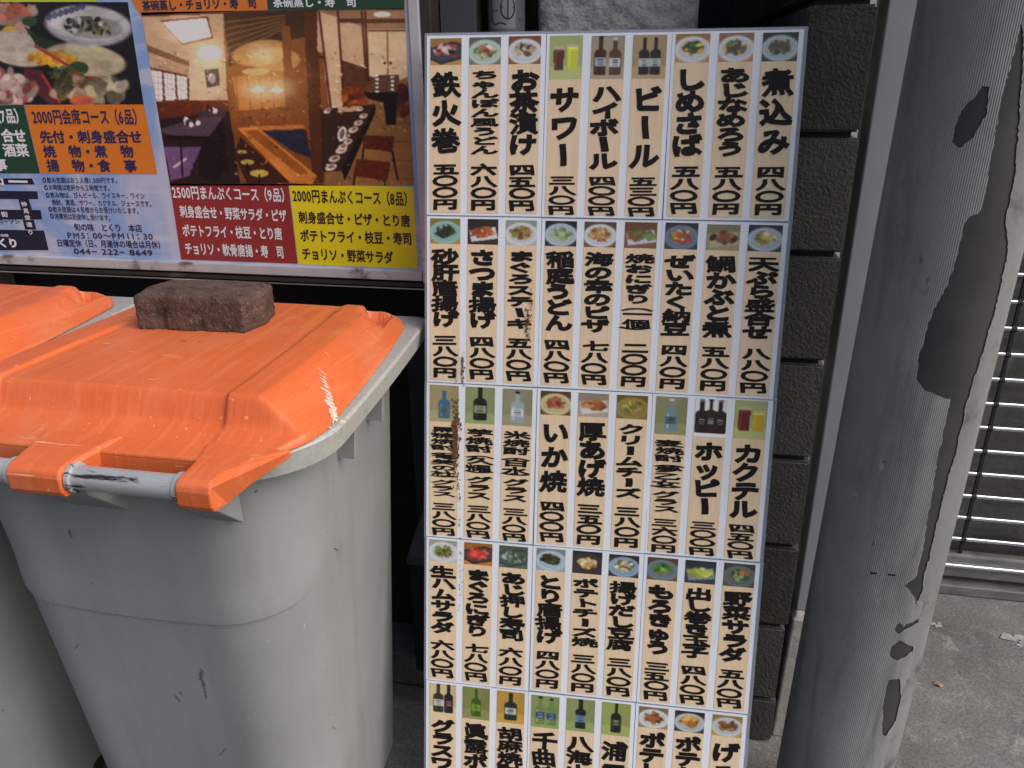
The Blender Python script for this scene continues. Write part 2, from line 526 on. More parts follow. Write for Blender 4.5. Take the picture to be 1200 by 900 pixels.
# ------------------------------------------------------------------ lettering
_fc = bpy.data.curves.new('glyph_source', 'FONT')
_fo = bpy.data.objects.new('glyph_source', _fc)
COL.objects.link(_fo)
_fc.resolution_u = 3
_gl = {}
def glyph(ch, off, ky=1.):
    """filled letter outline; a ribbon of width off round every contour makes it bold -> (x, y, lift), faces"""
    k = (ch, off, ky)
    if k in _gl: return _gl[k]
    _fc.body = ch
    dg = bpy.context.evaluated_depsgraph_get()
    me = bpy.data.meshes.new_from_object(_fo.evaluated_get(dg))
    n = len(me.vertices)
    co = np.zeros(n * 3)
    me.vertices.foreach_get('co', co)
    co = co.reshape(-1, 3)
    co[:, 2] = 0
    fs = [tuple(p.vertices) for p in me.polygons]
    bpy.data.meshes.remove(me)
    if off > 0 and n:
        key = {}
        idx = []
        for p in co: idx.append(key.setdefault((round(p[0], 5), round(p[1], 5)), len(key)))
        uq = np.array(list(key.keys()))
        cnt = {}
        for f in fs:
            c = np.mean([uq[idx[i]] for i in f], axis=0)
            for i, j in zip(f, f[1:] + f[:1]):
                e = (idx[i], idx[j])
                q = tuple(sorted(e))
                cnt.setdefault(q, []).append(c)
        nrm = np.zeros_like(uq)
        edges = []
        per = 0.
        for (i, j), cs in cnt.items():
            if len(cs) != 1 or i == j: continue
            d = uq[j] - uq[i]
            L = np.hypot(*d)
            if L < 1e-7: continue
            nn = np.array([d[1], -d[0]]) / L
            if nn @ (cs[0] - uq[i]) > 0: nn = -nn
            nrm[i] += nn; nrm[j] += nn
            edges.append((i, j, nn))
            per += L
        off = off * min(max(1.18 - .062 * (per - 4), .30), 1.)
        V = [tuple(p) for p in co]
        ln = np.hypot(nrm[:, 0], nrm[:, 1]) + 1e-9
        nv = nrm / ln[:, None]
        mit = np.clip(2 / np.maximum(ln, .5), 1, 1.25)
        for t, (i, j, nn) in enumerate(edges):
            b = len(V)
            l1 = .004 + .002 * (t % 5)
            for u in (i, j): V.append((uq[u][0], uq[u][1], l1))
            for u in (j, i):
                w_ = uq[u] + nv[u] * off * mit[u] * np.array([1., ky])
                V.append((w_[0], w_[1], l1))
            fs.append((b, b + 1, b + 2, b + 3))
        co = np.array(V)
    _gl[k] = (co, fs)
    return _gl[k]

SMALL = 'ゃゅょャュョッっァィゥェォ'
def brush(c, seed):
    """loosen the type into brush lettering: bowed, rising strokes"""
    x, y = c[:, 0] - .5, c[:, 1] - .38
    r = random.Random(seed)
    a, b = r.uniform(.02, .07), r.uniform(-.07, -.02)
    y2 = y + a * x + b * (2 * x) ** 2 * .5 + .012 * np.sin(9 * x + seed % 7)
    x2 = x + .05 * np.sin(3.0 * y + seed % 5) * .6 - .04 * y
    return np.stack([x2, y2 * 1.04, c[:, 2]], 1)

def vertical_text(txt, x, z0, z1, wd, hmax, y, seed, bold=.051, clip=None):
    """characters one under another from z0 down to z1, centred on x -> verts, faces (in the plane y)"""
    V, F = [], []
    n = sum(.5 if c in '（）' else 1. for c in txt)
    pitch = (z0 - z1) / n
    pos = 0.
    h = min(pitch * 1.02, hmax)
    for i, ch in enumerate(txt):
        ad = .5 if ch in '（）' else 1.
        cz = z0 - pitch * (pos + ad * (.5 if ad == 1 else .48 if ch == '（' else .52))
        pos += ad
        if ch in ' 　': continue
        co0, fs = glyph(ch, 0)
        ky = min(max(round(wd / h / .25) * .25, 1.), 1.75)
        bo = bold / (1 + .12 * max(wd / h - 1.3, 0))
        co, fs = glyph(ch, bo, ky)
        if not len(co): continue
        if ch in 'ー（）':
            c = np.stack([co[:, 1] - .38 + .5, -(co[:, 0] - .5) + .38, co[:, 2]], 1)
        else:
            c = co
        c = brush(c, ord(ch) * 7 + seed)
        sw, sh = wd, h * (.84 if wd / h > 2.2 else .91 if ch not in '〇' else .84)
        if ch in SMALL:
            sw, sh = wd * .95, h * .95
        b = len(V)
        for p in c:
            V.append((x + p[0] * sw, y - p[2] * .01, cz + p[1] * sh * 1.06))
        F += [tuple(q + b for q in f) for f in fs]
    return V, F

def adv(ch):
    return {'M': .92, 'P': .66, ',': .3, '.': .3}.get(ch, .56 if ord(ch) < 128 else .8 if ch == '：' else 1.)

def line_text(txt, P0, P1, ht, bold=.012, up_=Vector((0, 0, 1)), out=Vector((0, -.0007, 0)), tall=1.):
    """a line of type from P0 to P1 (centre line), letter height ht"""
    V, F = [], []
    tot = sum(adv(c) for c in txt)
    d = (P1 - P0) / tot
    p = 0.
    for ch in txt:
        a = adv(ch)
        if ch not in ' 　':
            co0, fs = glyph(ch, 0)
            co, fs = glyph(ch, bold)
            b = len(V)
            wch = 1. if a == 1. else .56
            for q in co:
                V.append(tuple(P0 + d * (p + q[0] * (1. if a == 1. else 1.)) + up_ * ((q[1] - .37) * ht * tall) + out - Vector((0, q[2] * .01, 0))))
            F += [tuple(k + b for k in f) for f in fs]
        p += a
    return V, F

def join(*vf):
    V, F = [], []
    for v, f in vf:
        b = len(V)
        V += v
        F += [tuple(i + b for i in q) for q in f]
    return V, F

# ================================================================== SETTING
bm = bmesh.new()
n_ = 40
for (x0, x1, y0, y1) in ((-60, 60, -60, 60),):
    vs = [bm.verts.new(p) for p in ((x0, y0, 0), (x1, y0, 0), (x1, y1, 0), (x0, y1, 0))]
    bm.faces.new(vs)
g = obj('ground', bm, MAT['ground'])
tag(g, None, None, kind='structure')
MAT['asphalt'] = surf('dark_asphalt', (.055, .054, .053), (.038, .038, .037), .85, 8, fine=200, bump_s=.6, bump_scale=180, bump_d=.006, specks=(.16, .16, .155), speck_at=(.66, .72), speck_scale=170)
rdm = bmesh.new()  # unseen dark road surface, added to cut light bouncing up off the ground
rdm.faces.new([rdm.verts.new(p) for p in ((-60, -60, .004), (60, -60, .004), (60, -.86, .004), (-60, -.86, .004))])
tag(obj('unseen_road', rdm, MAT['asphalt']), None, None, kind='structure')
bm = boxes((-2.6, .17, .02, 3.0, .004, .10))
s_ = obj('concrete_step', bm, MAT['ground'], bevel=.006)
tag(s_, None, None, kind='structure')

# ---- shop wall: dark recessed lower wall, its upper part carries the poster
wall = thing('shop_wall', 'dark recessed shop wall behind the bins under the poster', 'wall')
obj('lower_wall', boxes((-2.6, -.36, .13, 2.4, .10, 1.02)), MAT['dark_wall'], wall)
obj('upper_wall', boxes((-2.6, -.36, .065, 2.4, 1.023, 2.9)), MAT['dark_wall'], wall)
obj('side_panel', boxes((-.545, -.452, .09, .128, .42, .94)), MAT['grey_panel'], wall, bevel=.003)
obj('ledge_trim', boxes((-2.6, -.456, .010, .063, 1.0235, 1.0275)), MAT['rod'], wall, bevel=.001)
obj('corner_post', boxes((-.452, -.428, .0, .064, 1.0, 2.9)), MAT['dark_wood'], wall, bevel=.002)
obj('door_panel', boxes((-.426, -.362, .05, .064, 1.0, 2.9)), MAT['grey_panel'], wall, bevel=.001)
obj('concrete_patch', boxes((-2.6, -1.52, .06, .129, .4, 1.0)), MAT['concrete_lt'], wall, bevel=.004)

mb = thing('meter_box', 'small dark box with a sloped lid in the gap between bin and menu board', 'box', (-.475, .0, .10))
bm = bmesh.new()
loft(bm, [[(-.055, -.03, z), (.05, -.03, z), (.05, .12, z), (-.055, .12, z)] for z in (.0, .30)], True, True)
obj('case', bm, MAT['dark_wall'], mb, bevel=.004)
bm = bmesh.new()
A = [bm.verts.new(p) for p in ((-.06, -.036, .303), (.054, -.036, .303), (.054, .124, .303), (-.06, .124, .303))]
B = [bm.verts.new(p) for p in ((-.056, -.030, .325), (.050, -.030, .325), (.050, .124, .385), (-.056, .124, .385))]
bm.faces.new(A[::-1]); bm.faces.new(B)
for i in range(4): bm.faces.new((A[i], A[(i + 1) % 4], B[(i + 1) % 4], B[i]))
obj('lid', bm, MAT['grey_panel'], mb, bevel=.003)

# ---- stucco pillar, deep side wall beside the gap
def stucco():
    bm = bmesh.new()
    nx, nz = 44, 150
    rng = random.Random(3)
    def face(P):
        g_ = [[bm.verts.new(P(i / nx, j / nz)) for j in range(nz + 1)] for i in range(nx + 1)]
        for i in range(nx):
            for j in range(nz):
                bm.faces.new((g_[i][j], g_[i + 1][j], g_[i + 1][j + 1], g_[i][j + 1]))
    from mathutils import noise as mn
    def dsp(p):
        return .006 * mn.noise(Vector(p) * 38) + .004 * mn.noise(Vector(p) * 90)
    def P1(u, v):
        x, z = -.262 + .284 * u, 1.15 + .85 * v
        edge = min(u, 1 - u) * .284
        r = .05
        yy = .10 + (r - math.sqrt(max(r * r - (r - min(edge, r)) ** 2, 0))) * .5
        return (x, yy + dsp((x, 0, z)), z)
    face(P1)
    box(bm, -.258, .018, .135, .33, .10, 2.0)
    return bm
st = obj('stucco_pillar', stucco(), MAT['stucco'], smooth='auto', angle=50)
tag(st, 'rough grey stucco pillar rising behind the top of the menu board', 'pillar')
gw = obj('alley_wall', boxes((-.355, .187, 2.2, 2.3, .0, 2.9)), MAT['dark_wall'])
tag(gw, 'black wall deep inside the narrow gap beside the stucco pillar', 'wall')

# ---- grey pipe with the sticker
pp = thing('drain_pipe', 'grey round pipe with a sticker beside the stucco pillar', 'pipe', (-.313, .085, 0))
obj('pipe', tube(bmesh.new(), [(0, 0, .11), (0, 0, 2.9)], .033, 32), MAT['pipe'], pp, smooth='auto')
def on_pipe(u, v, r=.0335):     # u metres round the pipe, v height
    a = -math.pi / 2 + u / .0335
    return Vector((r * math.cos(a), r * math.sin(a), v))
V, F = [], []
for j in range(2):
    for i in range(21):
        V.append(on_pipe(-.026 + .049 * i / 20, 1.493 + .14 * j, .0334))
for i in range(20): F.append((i, i + 1, 22 + i, 21 + i))
stk = pymesh('sticker', V, F, MAT['sticker'], pp, True)
bm = bmesh.new()
def stroke(pts, r=.0010):
    tube(bm, [on_pipe(u, v, .0336) for u, v in pts], r, 6)
stroke([(-.024, 1.60), (-.022, 1.53), (-.021, 1.505), (-.015, 1.500), (-.004, 1.503), (.006, 1.500)])
cx_, cz_, rr_ = .009, 1.527, .0135
stroke([(cx_ + rr_ * .9 * math.cos(rad(t)), cz_ + rr_ * 1.35 * math.sin(rad(t))) for t in range(0, 361, 20)], .0011)
stroke([(cx_, cz_ - .018), (cx_ + .001, cz_ + .018)])
stroke([(cx_ - .012, cz_ + .001), (cx_ + .012, cz_ - .001)])
for u in (-.017, -.011): stroke([(u, 1.521), (u, 1.5235)])
obj('sticker_drawing', bm, MAT['ink'], stk)

# ---- block wall seen end on, every block bevelled on a mortar core
def block_wall():
    bm = bmesh.new()
    from mathutils import noise as mn
    x0, x1 = .188, .2925
    zs = [(.0, .114)] + [(.122 + .2 * k - (0.0), .122 + .2 * k + .192) for k in range(0, 13)]
    zs[0] = (.0, .117)
    for k, (a, b) in enumerate(zs):
        off = .2 if k % 2 else 0
        y = 0.
        j = random.Random(k).uniform(-.0025, .0025)
        lens = [.39] * 6 if not off else [.19] + [.39] * 6
        for L in lens:
            v = box(bm, x0 + j, x1 + j, y + abs(j), y + L - .008, a + .004, b + .002)
            y += L
    bmesh.ops.bevel(bm, geom=[e for e in bm.edges], offset=.004, segments=2, affect='EDGES', clamp_overlap=True)
    return bm
bw = thing('block_wall', 'dark concrete block wall end standing between the menu board and the pole', 'wall')
obj('block_courses', block_wall(), MAT['block'], bw, smooth='auto')
obj('mortar_joint', boxes((.200, .281, .012, 2.4, .0, 2.7)), MAT['mortar'], bw)

# ---- pale square post on a concrete footing, just behind the pole
sp = thing('square_post', 'pale grey painted post on a rough concrete footing behind the pole', 'post', (.35, .05, 0))
obj('post', boxes((-.034, .055, .0, .07, .335, 2.9)), MAT['post'], sp, bevel=.003)
bm = bmesh.new()
loft(bm, [[(-.045 + e, -.02 + e, z), (.075 - e, -.02 + e, z), (.075 - e, .09 - e, z), (-.045 + e, .09 - e, z)] for z, e in ((0, -.006), (.2, 0), (.32, .004), (.334, .012))], True, True)
obj('footing', bm, MAT['concrete_lt'], sp, bevel=.004)

# ---- the shutter on the right
sh = thing('pipe_shutter', 'closed roller shutter of polished horizontal rods over a dark panel', 'shutter', (1.6, .68, 0))
obj('panel', boxes((-1.1, 1.9, .07, .09, .0, 2.6)), MAT['shutter_dark'], sh)
for k in range(33):
    z = .172 + .0695 * k
    bm = bmesh.new()
    tube(bm, [(-1.1, 0, z), (1.9, 0, z)], .0062, 12)
    obj('rod', bm, MAT['rod'], sh, smooth='auto')
for x in (-.735, -.15, .45, 1.05):
    bm = bmesh.new()
    for k in range(33):
        z = .172 + .0695 * k
        box(bm, x - .004 - .0, x + .004, -.004, .004, z + .0064, z + .0631)
        tube(bm, [(x - .006, 0, z), (x + .006, 0, z)], .0085, 10)
    box(bm, x - .004, x + .004, -.004, .004, .12, .165)
    obj('link_chain', bm, MAT['link'], sh)
obj('bottom_rail', boxes((-1.1, 1.9, -.012, .02, .05, .125)), MAT['rail'], sh, bevel=.006)
obj('rail_pipe', tube(bmesh.new(), [(-1.1, -.016, .092), (1.9, -.016, .092)], .007, 12), MAT['rod'], sh, smooth='auto')
obj('sill', boxes((-1.1, 1.9, -.03, .04, .002, .032)), MAT['rail'], sh, bevel=.003)
obj('guide_rail', boxes((-1.16, -1.104, -.05, .08, .0, 2.6)), MAT['alu'], sh, bevel=.004)

# ================================================================== UTILITY POLE
PX, PY, PR = .3665, -.215, .0985
LEAN = .0165
def prad(z): return PR - .0036 * (z - .3)
pole = thing('utility_pole', 'grey utility pole wrapped in torn ribbed plastic sheet', 'pole', (PX, PY, 0))
pole.rotation_euler = (0, LEAN, 0)
RL = Matrix.Rotation(LEAN, 3, 'Y').transposed()
obj('core', tube(bmesh.new(), [(0, 0, 0), (0, 0, 4.5)], [prad(0) - .0014, prad(4.5) - .0014], 144), MAT['core'], pole, smooth='auto')
def hit(px, py):
    d = RL @ ray(px, py)
    o_ = RL @ (CAM - Vector((PX, PY, 0)))
    R_ = PR
    for _ in range(3):
        a = d.x ** 2 + d.y ** 2
        b = 2 * (o_.x * d.x + o_.y * d.y)
        c = o_.x ** 2 + o_.y ** 2 - R_ ** 2
        q = b * b - 4 * a * c
        t = (-b - math.sqrt(max(q, 0))) / (2 * a)
        p = o_ + d * t
        R_ = prad(p.z)
    return math.atan2(p.y, p.x), p.z
def z5(*p): return [(860 + x / 3, y / 3) for x, y in p]
def z6(*p): return [(860 + x * .3556, 280 + y * .3556) for x, y in p]
def z7(*p): return [(860 + x * .3556, 580 + y * .3556) for x, y in p]
tears_px = [
    z5((875, 303), (897, 305), (893, 360), (885, 410), (860, 450), (845, 480), (820, 500), (790, 520), (768, 500), (775, 450), (790, 410), (810, 380), (850, 340)),
    z5((1010, 80), (985, 190), (945, 330), (922, 460), (905, 560), (880, 700), (865, 745), (830, 762), (815, 780), (790, 880)) +
    z6((735, 60), (715, 120), (690, 180), (660, 230), (640, 290), (610, 390), (602, 460), (630, 500), (680, 518), (715, 528), (700, 600), (670, 730), (645, 890)) +
    z7((640, 60), (625, 180), (600, 270), (560, 300), (580, 315), (600, 350), (615, 345), (625, 280), (650, 180), (690, 0)) +
    z6((735, 690), (770, 530), (800, 440), (830, 340), (860, 240), (880, 150), (905, 40)) +
    z5((962, 840), (955, 780), (985, 640), (1005, 400), (1015, 200), (1018, 110)),
    z7((530, 440), (545, 420), (560, 435), (610, 408), (612, 418), (560, 445), (545, 458)),
    z7((520, 500), (545, 480), (592, 500), (590, 515), (540, 545), (515, 530)),
    z7((510, 610), (545, 605), (548, 650), (560, 670), (550, 720), (500, 795), (490, 790), (490, 700), (500, 660)),
    z7((448, 252), (472, 256), (470, 262), (450, 262)),
    z7((505, 258), (535, 262), (530, 268), (508, 266)),
]
rngp = random.Random(11)
tears = []
for poly in tears_px:
    q = []
    for (a, b), (c, d) in zip(poly, poly[1:] + poly[:1]):
        L = math.hypot(c - a, d - b)
        k = max(1, int(L / 4))
        for i in range(k):
            t = i / k
            j = 1.1 if i else .0
            ang, z = hit(a + (c - a) * t + rngp.uniform(-j, j), b + (d - b) * t + rngp.uniform(-j, j))
            q.append((ang * PR, z))
    tears.append(q)
s0, s1 = -math.pi * 1.02 * PR, math.pi * .98 * PR
pts, edges = [], []
for q in tears:
    b = len(pts)
    pts += [Vector(p) for p in q]
    edges += [(b + i, b + (i + 1) % len(q)) for i in range(len(q))]
for i in range(121):
    for j in range(131):
        pts.append(Vector((s0 + (s1 - s0) * i / 120, .003 + 2.6 * j / 130 + (.01 if i % 2 else 0) * (0 < j < 130))))
ov, oe, of, *_ = delaunay_2d_cdt(pts, edges, [], 0, 1e-6)
def inside(p, q):
    r = False
    for (xa, ya), (xb, yb) in zip(q, q[1:] + q[:1]):
        if (ya > p[1]) != (yb > p[1]) and p[0] < (xb - xa) * (p[1] - ya) / (yb - ya) + xa: r = not r
    return r
bbs = [(min(p[0] for p in q), max(p[0] for p in q), min(p[1] for p in q), max(p[1] for p in q)) for q in tears]
keep = []
for f in of:
    c = (sum(ov[i][0] for i in f) / 3, sum(ov[i][1] for i in f) / 3)
    if any(bb[0] <= c[0] <= bb[1] and bb[2] <= c[1] <= bb[3] and inside(c, q) for q, bb in zip(tears, bbs)): continue
    keep.append(tuple(f))
from mathutils import noise as mnoise
co = []
for v in ov:
    a = v[0] / PR
    r = prad(v[1])
    co.append((r * math.cos(a), r * math.sin(a), v[1]))
me = bpy.data.meshes.new('wrap_sheet')
me.from_pydata(co, [], keep)
me.polygons.foreach_set('use_smooth', [True] * len(me.polygons))
uvl = me.uv_layers.new(name='wrap')
for lp in me.loops:
    v = ov[lp.vertex_index]
    uvl.data[lp.index].uv = (v[0], v[1])
wr = link('wrap_sheet', me, MAT['wrap'], pole)
me.normals_split_custom_set_from_vertices([(math.cos(v[0] / PR), math.sin(v[0] / PR), .0036) for v in ov])
# smooth overlapping edge of the sheet on the right of the long tear
V, F = [], []
nz, na = 200, 10
big = tears[1]
def tear_right(z):
    xs = [xa + (xb - xa) * (z - ya) / (yb - ya) for (xa, ya), (xb, yb) in zip(big, big[1:] + big[:1]) if (ya > z) != (yb > z)]
    return max(xs) / PR if xs else None
last = None
zs_ = [.003 + 1.85 * j / nz for j in range(nz + 1)]
st_ = [tear_right(z) for z in zs_]
lo = next(a for a in st_ if a is not None)
hi = [a for a in st_ if a is not None][-1]
for j, z in enumerate(zs_):
    a0 = st_[j]
    if a0 is None: a0 = (lo + .16 + .10 * mnoise.noise(Vector((z * 11, 3, 3)))) if z < .8 else hi
    a0 += .004
    for i in range(na):
        a = a0 + (rad(52)) * i / (na - 1)
        r = prad(z) + .0006 + .0003 * mnoise.noise(Vector((a * 4, z * 9, 5))) - (.0006 if i == 0 else 0)
        V.append((r * math.cos(a), r * math.sin(a), z))
for j in range(nz):
    for i in range(na - 1):
        F.append((j * na + i, j * na + i + 1, j * na + i + na + 1, j * na + i + na))
SEAM = (V, F)

# ================================================================== RESTAURANT POSTER
PYP = .0                                         # poster plane
poster = thing('restaurant_poster', 'framed blue restaurant poster with course prices and room photographs above the bins', 'poster', (-1.2, PYP, 1.03))
PO = Vector(poster.location)
def pw(px, py, dy=0.):
    p = at(px, py, 1, PYP) - PO
    p.y = dy
    return p
prx = pw(488, 160).x
obj('print', boxes((-.75, prx, .0, .006, .035, 1.0)), MAT['poster'], poster)
fr = bmesh.new()
box(fr, prx - .001, prx + .018, -.006, .03, .012, 1.02)
box(fr, -.76, prx - .0015, -.006, .03, .016, .036)
obj('frame', fr, MAT['alu'], poster, bevel=.002)
obj('frame_rail', boxes((-.76, prx + .018, -.004, .03, .004, .0118)), MAT['dark_wood'], poster)

def quad(name, pts, mat, dy, parent=poster):
    V = [pw(x, y, dy) for x, y in pts]
    return pymesh(name, V, [tuple(range(len(V)))], mat, parent)
def wline(txt, x0, y0, x1, y1, hpx, dy, bold=.012, tall=1.):
    """one line of type on the poster: centre line end points and height in photo pixels"""
    P0, P1 = pw(x0, y0, dy), pw(x1, y1, dy)
    xm, ym = (x0 + x1) / 2, (y0 + y1) / 2
    ht = (pw(xm, ym - hpx / 2) - pw(xm, ym + hpx / 2)).z
    return line_text(txt, P0, P1, ht, bold, out=Vector((0, 0, 0)), tall=tall)
def lettering(parent, lines, mat, dy=-.0012, heavy=1.7):
    V, F = join(*[wline(*l[:6], dy, *[q * heavy for q in l[6:]]) for l in lines])
    return pymesh('lettering', V, F, mat, parent)

D1 = -.0006
# left half
ob = quad('course_box', [(28.5, 123), (168.7, 122), (184.6, 204), (47.7, 203)], MAT['print_orange'], D1)
lettering(ob, [('2000円会席コース（6品）', 38, 137, 168, 137, 19, .016), ('先付・刺身盛合せ', 47, 160.5, 167, 160.5, 15.5, .022),
               ('焼　物・煮　物', 51, 177.5, 157, 177.5, 15, .022), ('揚　物・食　事', 55, 194, 161, 194.5, 15, .022)], MAT['ink_navy'])
gb = quad('course_box', [(-90, 124), (28, 123), (47, 203), (-70, 203)], MAT['print_green'], D1)
lettering(gb, [('（7品）', -10, 136, 29, 136, 18, .02), ('合せ', 2, 159, 31, 159, 16, .024), ('酒菜', 4, 176, 34, 176, 16, .024), ('事', -7, 193, 9, 193, 15, .024)], MAT['ink_white'])
quad('banner', [(-60, -6), (113, -6), (113.5, 2), (-60, 2.5)], MAT['print_lime'], D1)
nb = quad('opening_note', [(48, 204.5), (182, 205.5), (199, 297), (60, 296)], None, D1)
nb.data.materials.append(MAT['poster'])
lettering(nb, [('◎飲み放題はお１人様1,500円です。', 50, 211, 141, 211.5, 7.6, .012), ('◎お時間は乾杯から２時間です。', 52, 219.6, 132, 220.5, 7.6, .012),
               ('◎飲み物は、びんビール、ウイスキー、ワイン', 54, 228.5, 170, 229.5, 7.6, .012), ('焼酎、清酒、サワー、カクテル、ジュースです。', 61, 237, 181, 239, 7.6, .012),
               ('◎飲み放題は４名様からお受けいたします。', 57, 245, 166, 247, 7.6, .012), ('◎消費税は別途申し受けます。', 59, 253, 133, 255.5, 7.6, .012),
               ('旬の味　とくり　本店', 87, 266, 167, 267.5, 9.5, .016), ('PM5：00〜PM11：30', 79, 275.5, 180, 277, 9.5, .014),
               ('日曜定休（日、月連休の場合は月休）', 67, 284.5, 193, 287, 9.2, .016), ('044−222−8649', 87, 294, 180, 296, 9.2, .014)], MAT['ink_navy'])
mp = quad('map_panel', [(-70, 205), (43, 205), (58.5, 294), (-60, 294)], None, D1)
mp.data.materials.append(MAT['poster'])
V, F = [], []
def mquad(pts):
    b = len(V)
    V.extend(pw(x, y, D1 * 2) for x, y in pts)
    F.append((b, b + 1, b + 2, b + 3))
for q in (((-60, 209), (38, 209), (41, 216), (-58, 216)), ((-58, 223), (44, 224), (45.5, 233), (-56, 233)), ((-55, 245), (48, 246), (50, 257), (-53, 257)), ((-52, 268), (52, 270), (57.5, 293), (-48, 293)),
          ((22, 233), (34, 233), (38, 245.5), (25, 245.5)), ((27, 257.5), (40, 257.5), (43, 268.8), (30, 268.8))): mquad(q)
streets = pymesh('map_streets', V, F, MAT['print_navy'], mp)
lettering(mp, [('ー', 10, 212.5, 34, 213, 10, .05), ('コ', -6, 212.5, 6, 212.5, 10, .03), ('街', 2, 251, 10, 251, 6.5, .02), ('の味', 1, 275.5, 11, 275.8, 4, .02), ('とくり', -14, 284, 22, 284.8, 11, .03),
               ('仲', 25.5, 239, 32.5, 239.2, 6, .02), ('見', 28, 247, 34.5, 247, 6, .02), ('世', 29.5, 255, 36.5, 255, 6, .02), ('通', 31.5, 263, 38.5, 263, 6, .02), ('り', 33, 272, 40, 272, 6, .02)], MAT['ink_white'], D1 * 3)
lettering(mp, [('ローソン', -2, 257.5 + 1.5, 24, 259.5, 6, .02)], MAT['ink_navy'], D1 * 3)

# right half
ob = quad('banner', [(150, -8), (312, -8), (313.5, 11.5), (165, 18)], MAT['print_orange'], D1)
lettering(ob, [('茶碗蒸し・チョリソ・寿　司', 167, 7, 301, 3.5, 13, .02)], MAT['ink_navy'])
ob = quad('banner', [(312.6, -8), (474, -8), (474, 10.5), (314, 11.5)], MAT['print_green'], D1)
lettering(ob, [('茶碗蒸し・寿　司', 320, 3.2, 418, 2.5, 12, .02)], MAT['ink_white'])
ob = quad('course_box', [(199, 215), (338, 215.5), (349, 309), (212.5, 304)], MAT['print_red'], D1)
lettering(ob, [('2500円まんぷくコース（9品）', 202, 225, 340, 229, 17, .014), ('刺身盛合せ・野菜サラダ・ピザ', 211, 247.5, 336, 253, 15, .018),
               ('ポテトフライ・枝豆・とり唐', 214, 270, 331, 274, 15, .018), ('チョリソ・軟骨唐揚・寿　司', 217, 291, 333, 295.5, 15, .018)], MAT['ink_white'])
ob = quad('course_box', [(338.8, 215.5), (484.5, 219), (490, 315), (349.8, 309.3)], MAT['print_yellow'], D1)
lettering(ob, [('2000円まんぷくコース（8品）', 343, 229, 484, 233.5, 17, .016), ('刺身盛合せ・ピザ・とり唐', 350, 254.5, 481, 259, 15, .02),
               ('ポテトフライ・枝豆・寿司', 352, 276, 483, 280, 15, .02), ('チョリソ・野菜サラダ', 354, 297, 461, 302, 15, .02)], MAT['ink_red'])

def place_px(dy):
    def f(xs, ys):
        out = np.zeros((len(xs), 3))
        F_, R_, U_ = np.array(fw), np.array(RT), np.array(UP)
        d = F_[None] + np.outer((xs - 600) / FPX, R_) - np.outer((ys - 450) / FPX, U_)
        t = (PYP - CAM.y) / d[:, 1]
        out[:] = np.array(CAM)[None] + d * t[:, None] - np.array(PO)[None]
        out[:, 1] = dy
        return out
    return f

# dish photograph, upper left
rg = random.Random(5)
p = Paint(250, 140, (-75, 2.5, 150, 122.5), (30, 27, 33))
p.X = p.X + (p.Y - 2.5) * .155
p.blobs(rg, 60, -40, 60, 60, 60, 14, [(60, 50, 48), (150, 120, 100), (95, 60, 50), (40, 50, 35)], .8)
p.ell(5, 18, 35, 12, (150, 125, 112), 8); p.blobs(rg, 26, 18, 14, 26, 7, 7, [(200, 110, 90), (215, 140, 115), (190, 165, 150)])
p.ell(12, 35, 9, 4.5, (214, 178, 40)); p.ell(26, 33, 9, 8, (210, 170, 150)); p.ell(35, 25, 9, 6, (60, 82, 50))
p.ell(20, 57, 42, 20, (196, 186, 168), 12); p.ell(22, 55, 36, 15, (206, 197, 178), 12)
p.poly([(28, 30), (45, 42), (80, 54), (86, 62), (60, 62), (42, 52)], (44, 66, 44))
p.ell(100, 70, 48, 19, (206, 194, 156), 8); p.ell(102, 69, 43, 15, (214, 202, 164), 8)
p.ell(62, 68, 30, 8, (218, 160, 50), 4); p.blobs(rg, 30, 62, 69, 27, 6, 6, [(228, 170, 50), (214, 140, 40), (236, 186, 80)])
p.line(42, 54, 82, 78, 3.4, (186, 60, 66)); p.ell(92, 80, 12, 8, (58, 84, 48)); p.blobs(rg, 26, 78, 86, 20, 7, 5, [(70, 92, 50), (96, 110, 66), (50, 70, 40)])
p.ell(104, 30, 51, 24, (178, 178, 184), 5); p.ell(104, 28, 47, 20, (206, 206, 208), 5); p.ell(108, 32, 36, 13, (168, 164, 160), 5)
for k in range(7): p.ell(58 + k * 6.5, 20 - k * 2.1, 3.4, 4.2, (62, 70, 100), 20, .8)
p.blobs(rg, 50, 98, 29, 24, 9, 3.6, [(52, 46, 46), (120, 112, 108), (210, 206, 200), (36, 32, 34)])
p.blobs(rg, 25, 118, 34, 14, 8, 3, [(130, 122, 80), (66, 60, 50), (160, 150, 110)])
p.poly([(30, 80), (48, 82), (72, 118), (60, 124), (44, 110), (26, 92)], (96, 42, 54)); p.line(50, 88, 70, 120, 3.4, (190, 58, 58))
p.blobs(rg, 60, 8, 104, 34, 18, 8, [(190, 168, 156), (214, 190, 178), (156, 120, 108), (170, 90, 84)])
p.blobs(rg, 46, 92, 104, 30, 14, 8, [(166, 140, 112), (120, 96, 70), (186, 160, 130), (190, 90, 66)])
p.blobs(rg, 30, 126, 106, 20, 12, 8, [(190, 178, 130), (164, 156, 130), (120, 110, 84), (214, 204, 170)])
p.ell(96, 118, 14, 6, (204, 96, 70)); p.blobs(rg, 34, 74, 100, 10, 14, 4, [(70, 66, 40), (96, 90, 50)])
p.cloud(rg, .16); p.blur(1); p.grain(rg, .018)
p.mesh('dish_photo', place_px(D1), poster, .85)

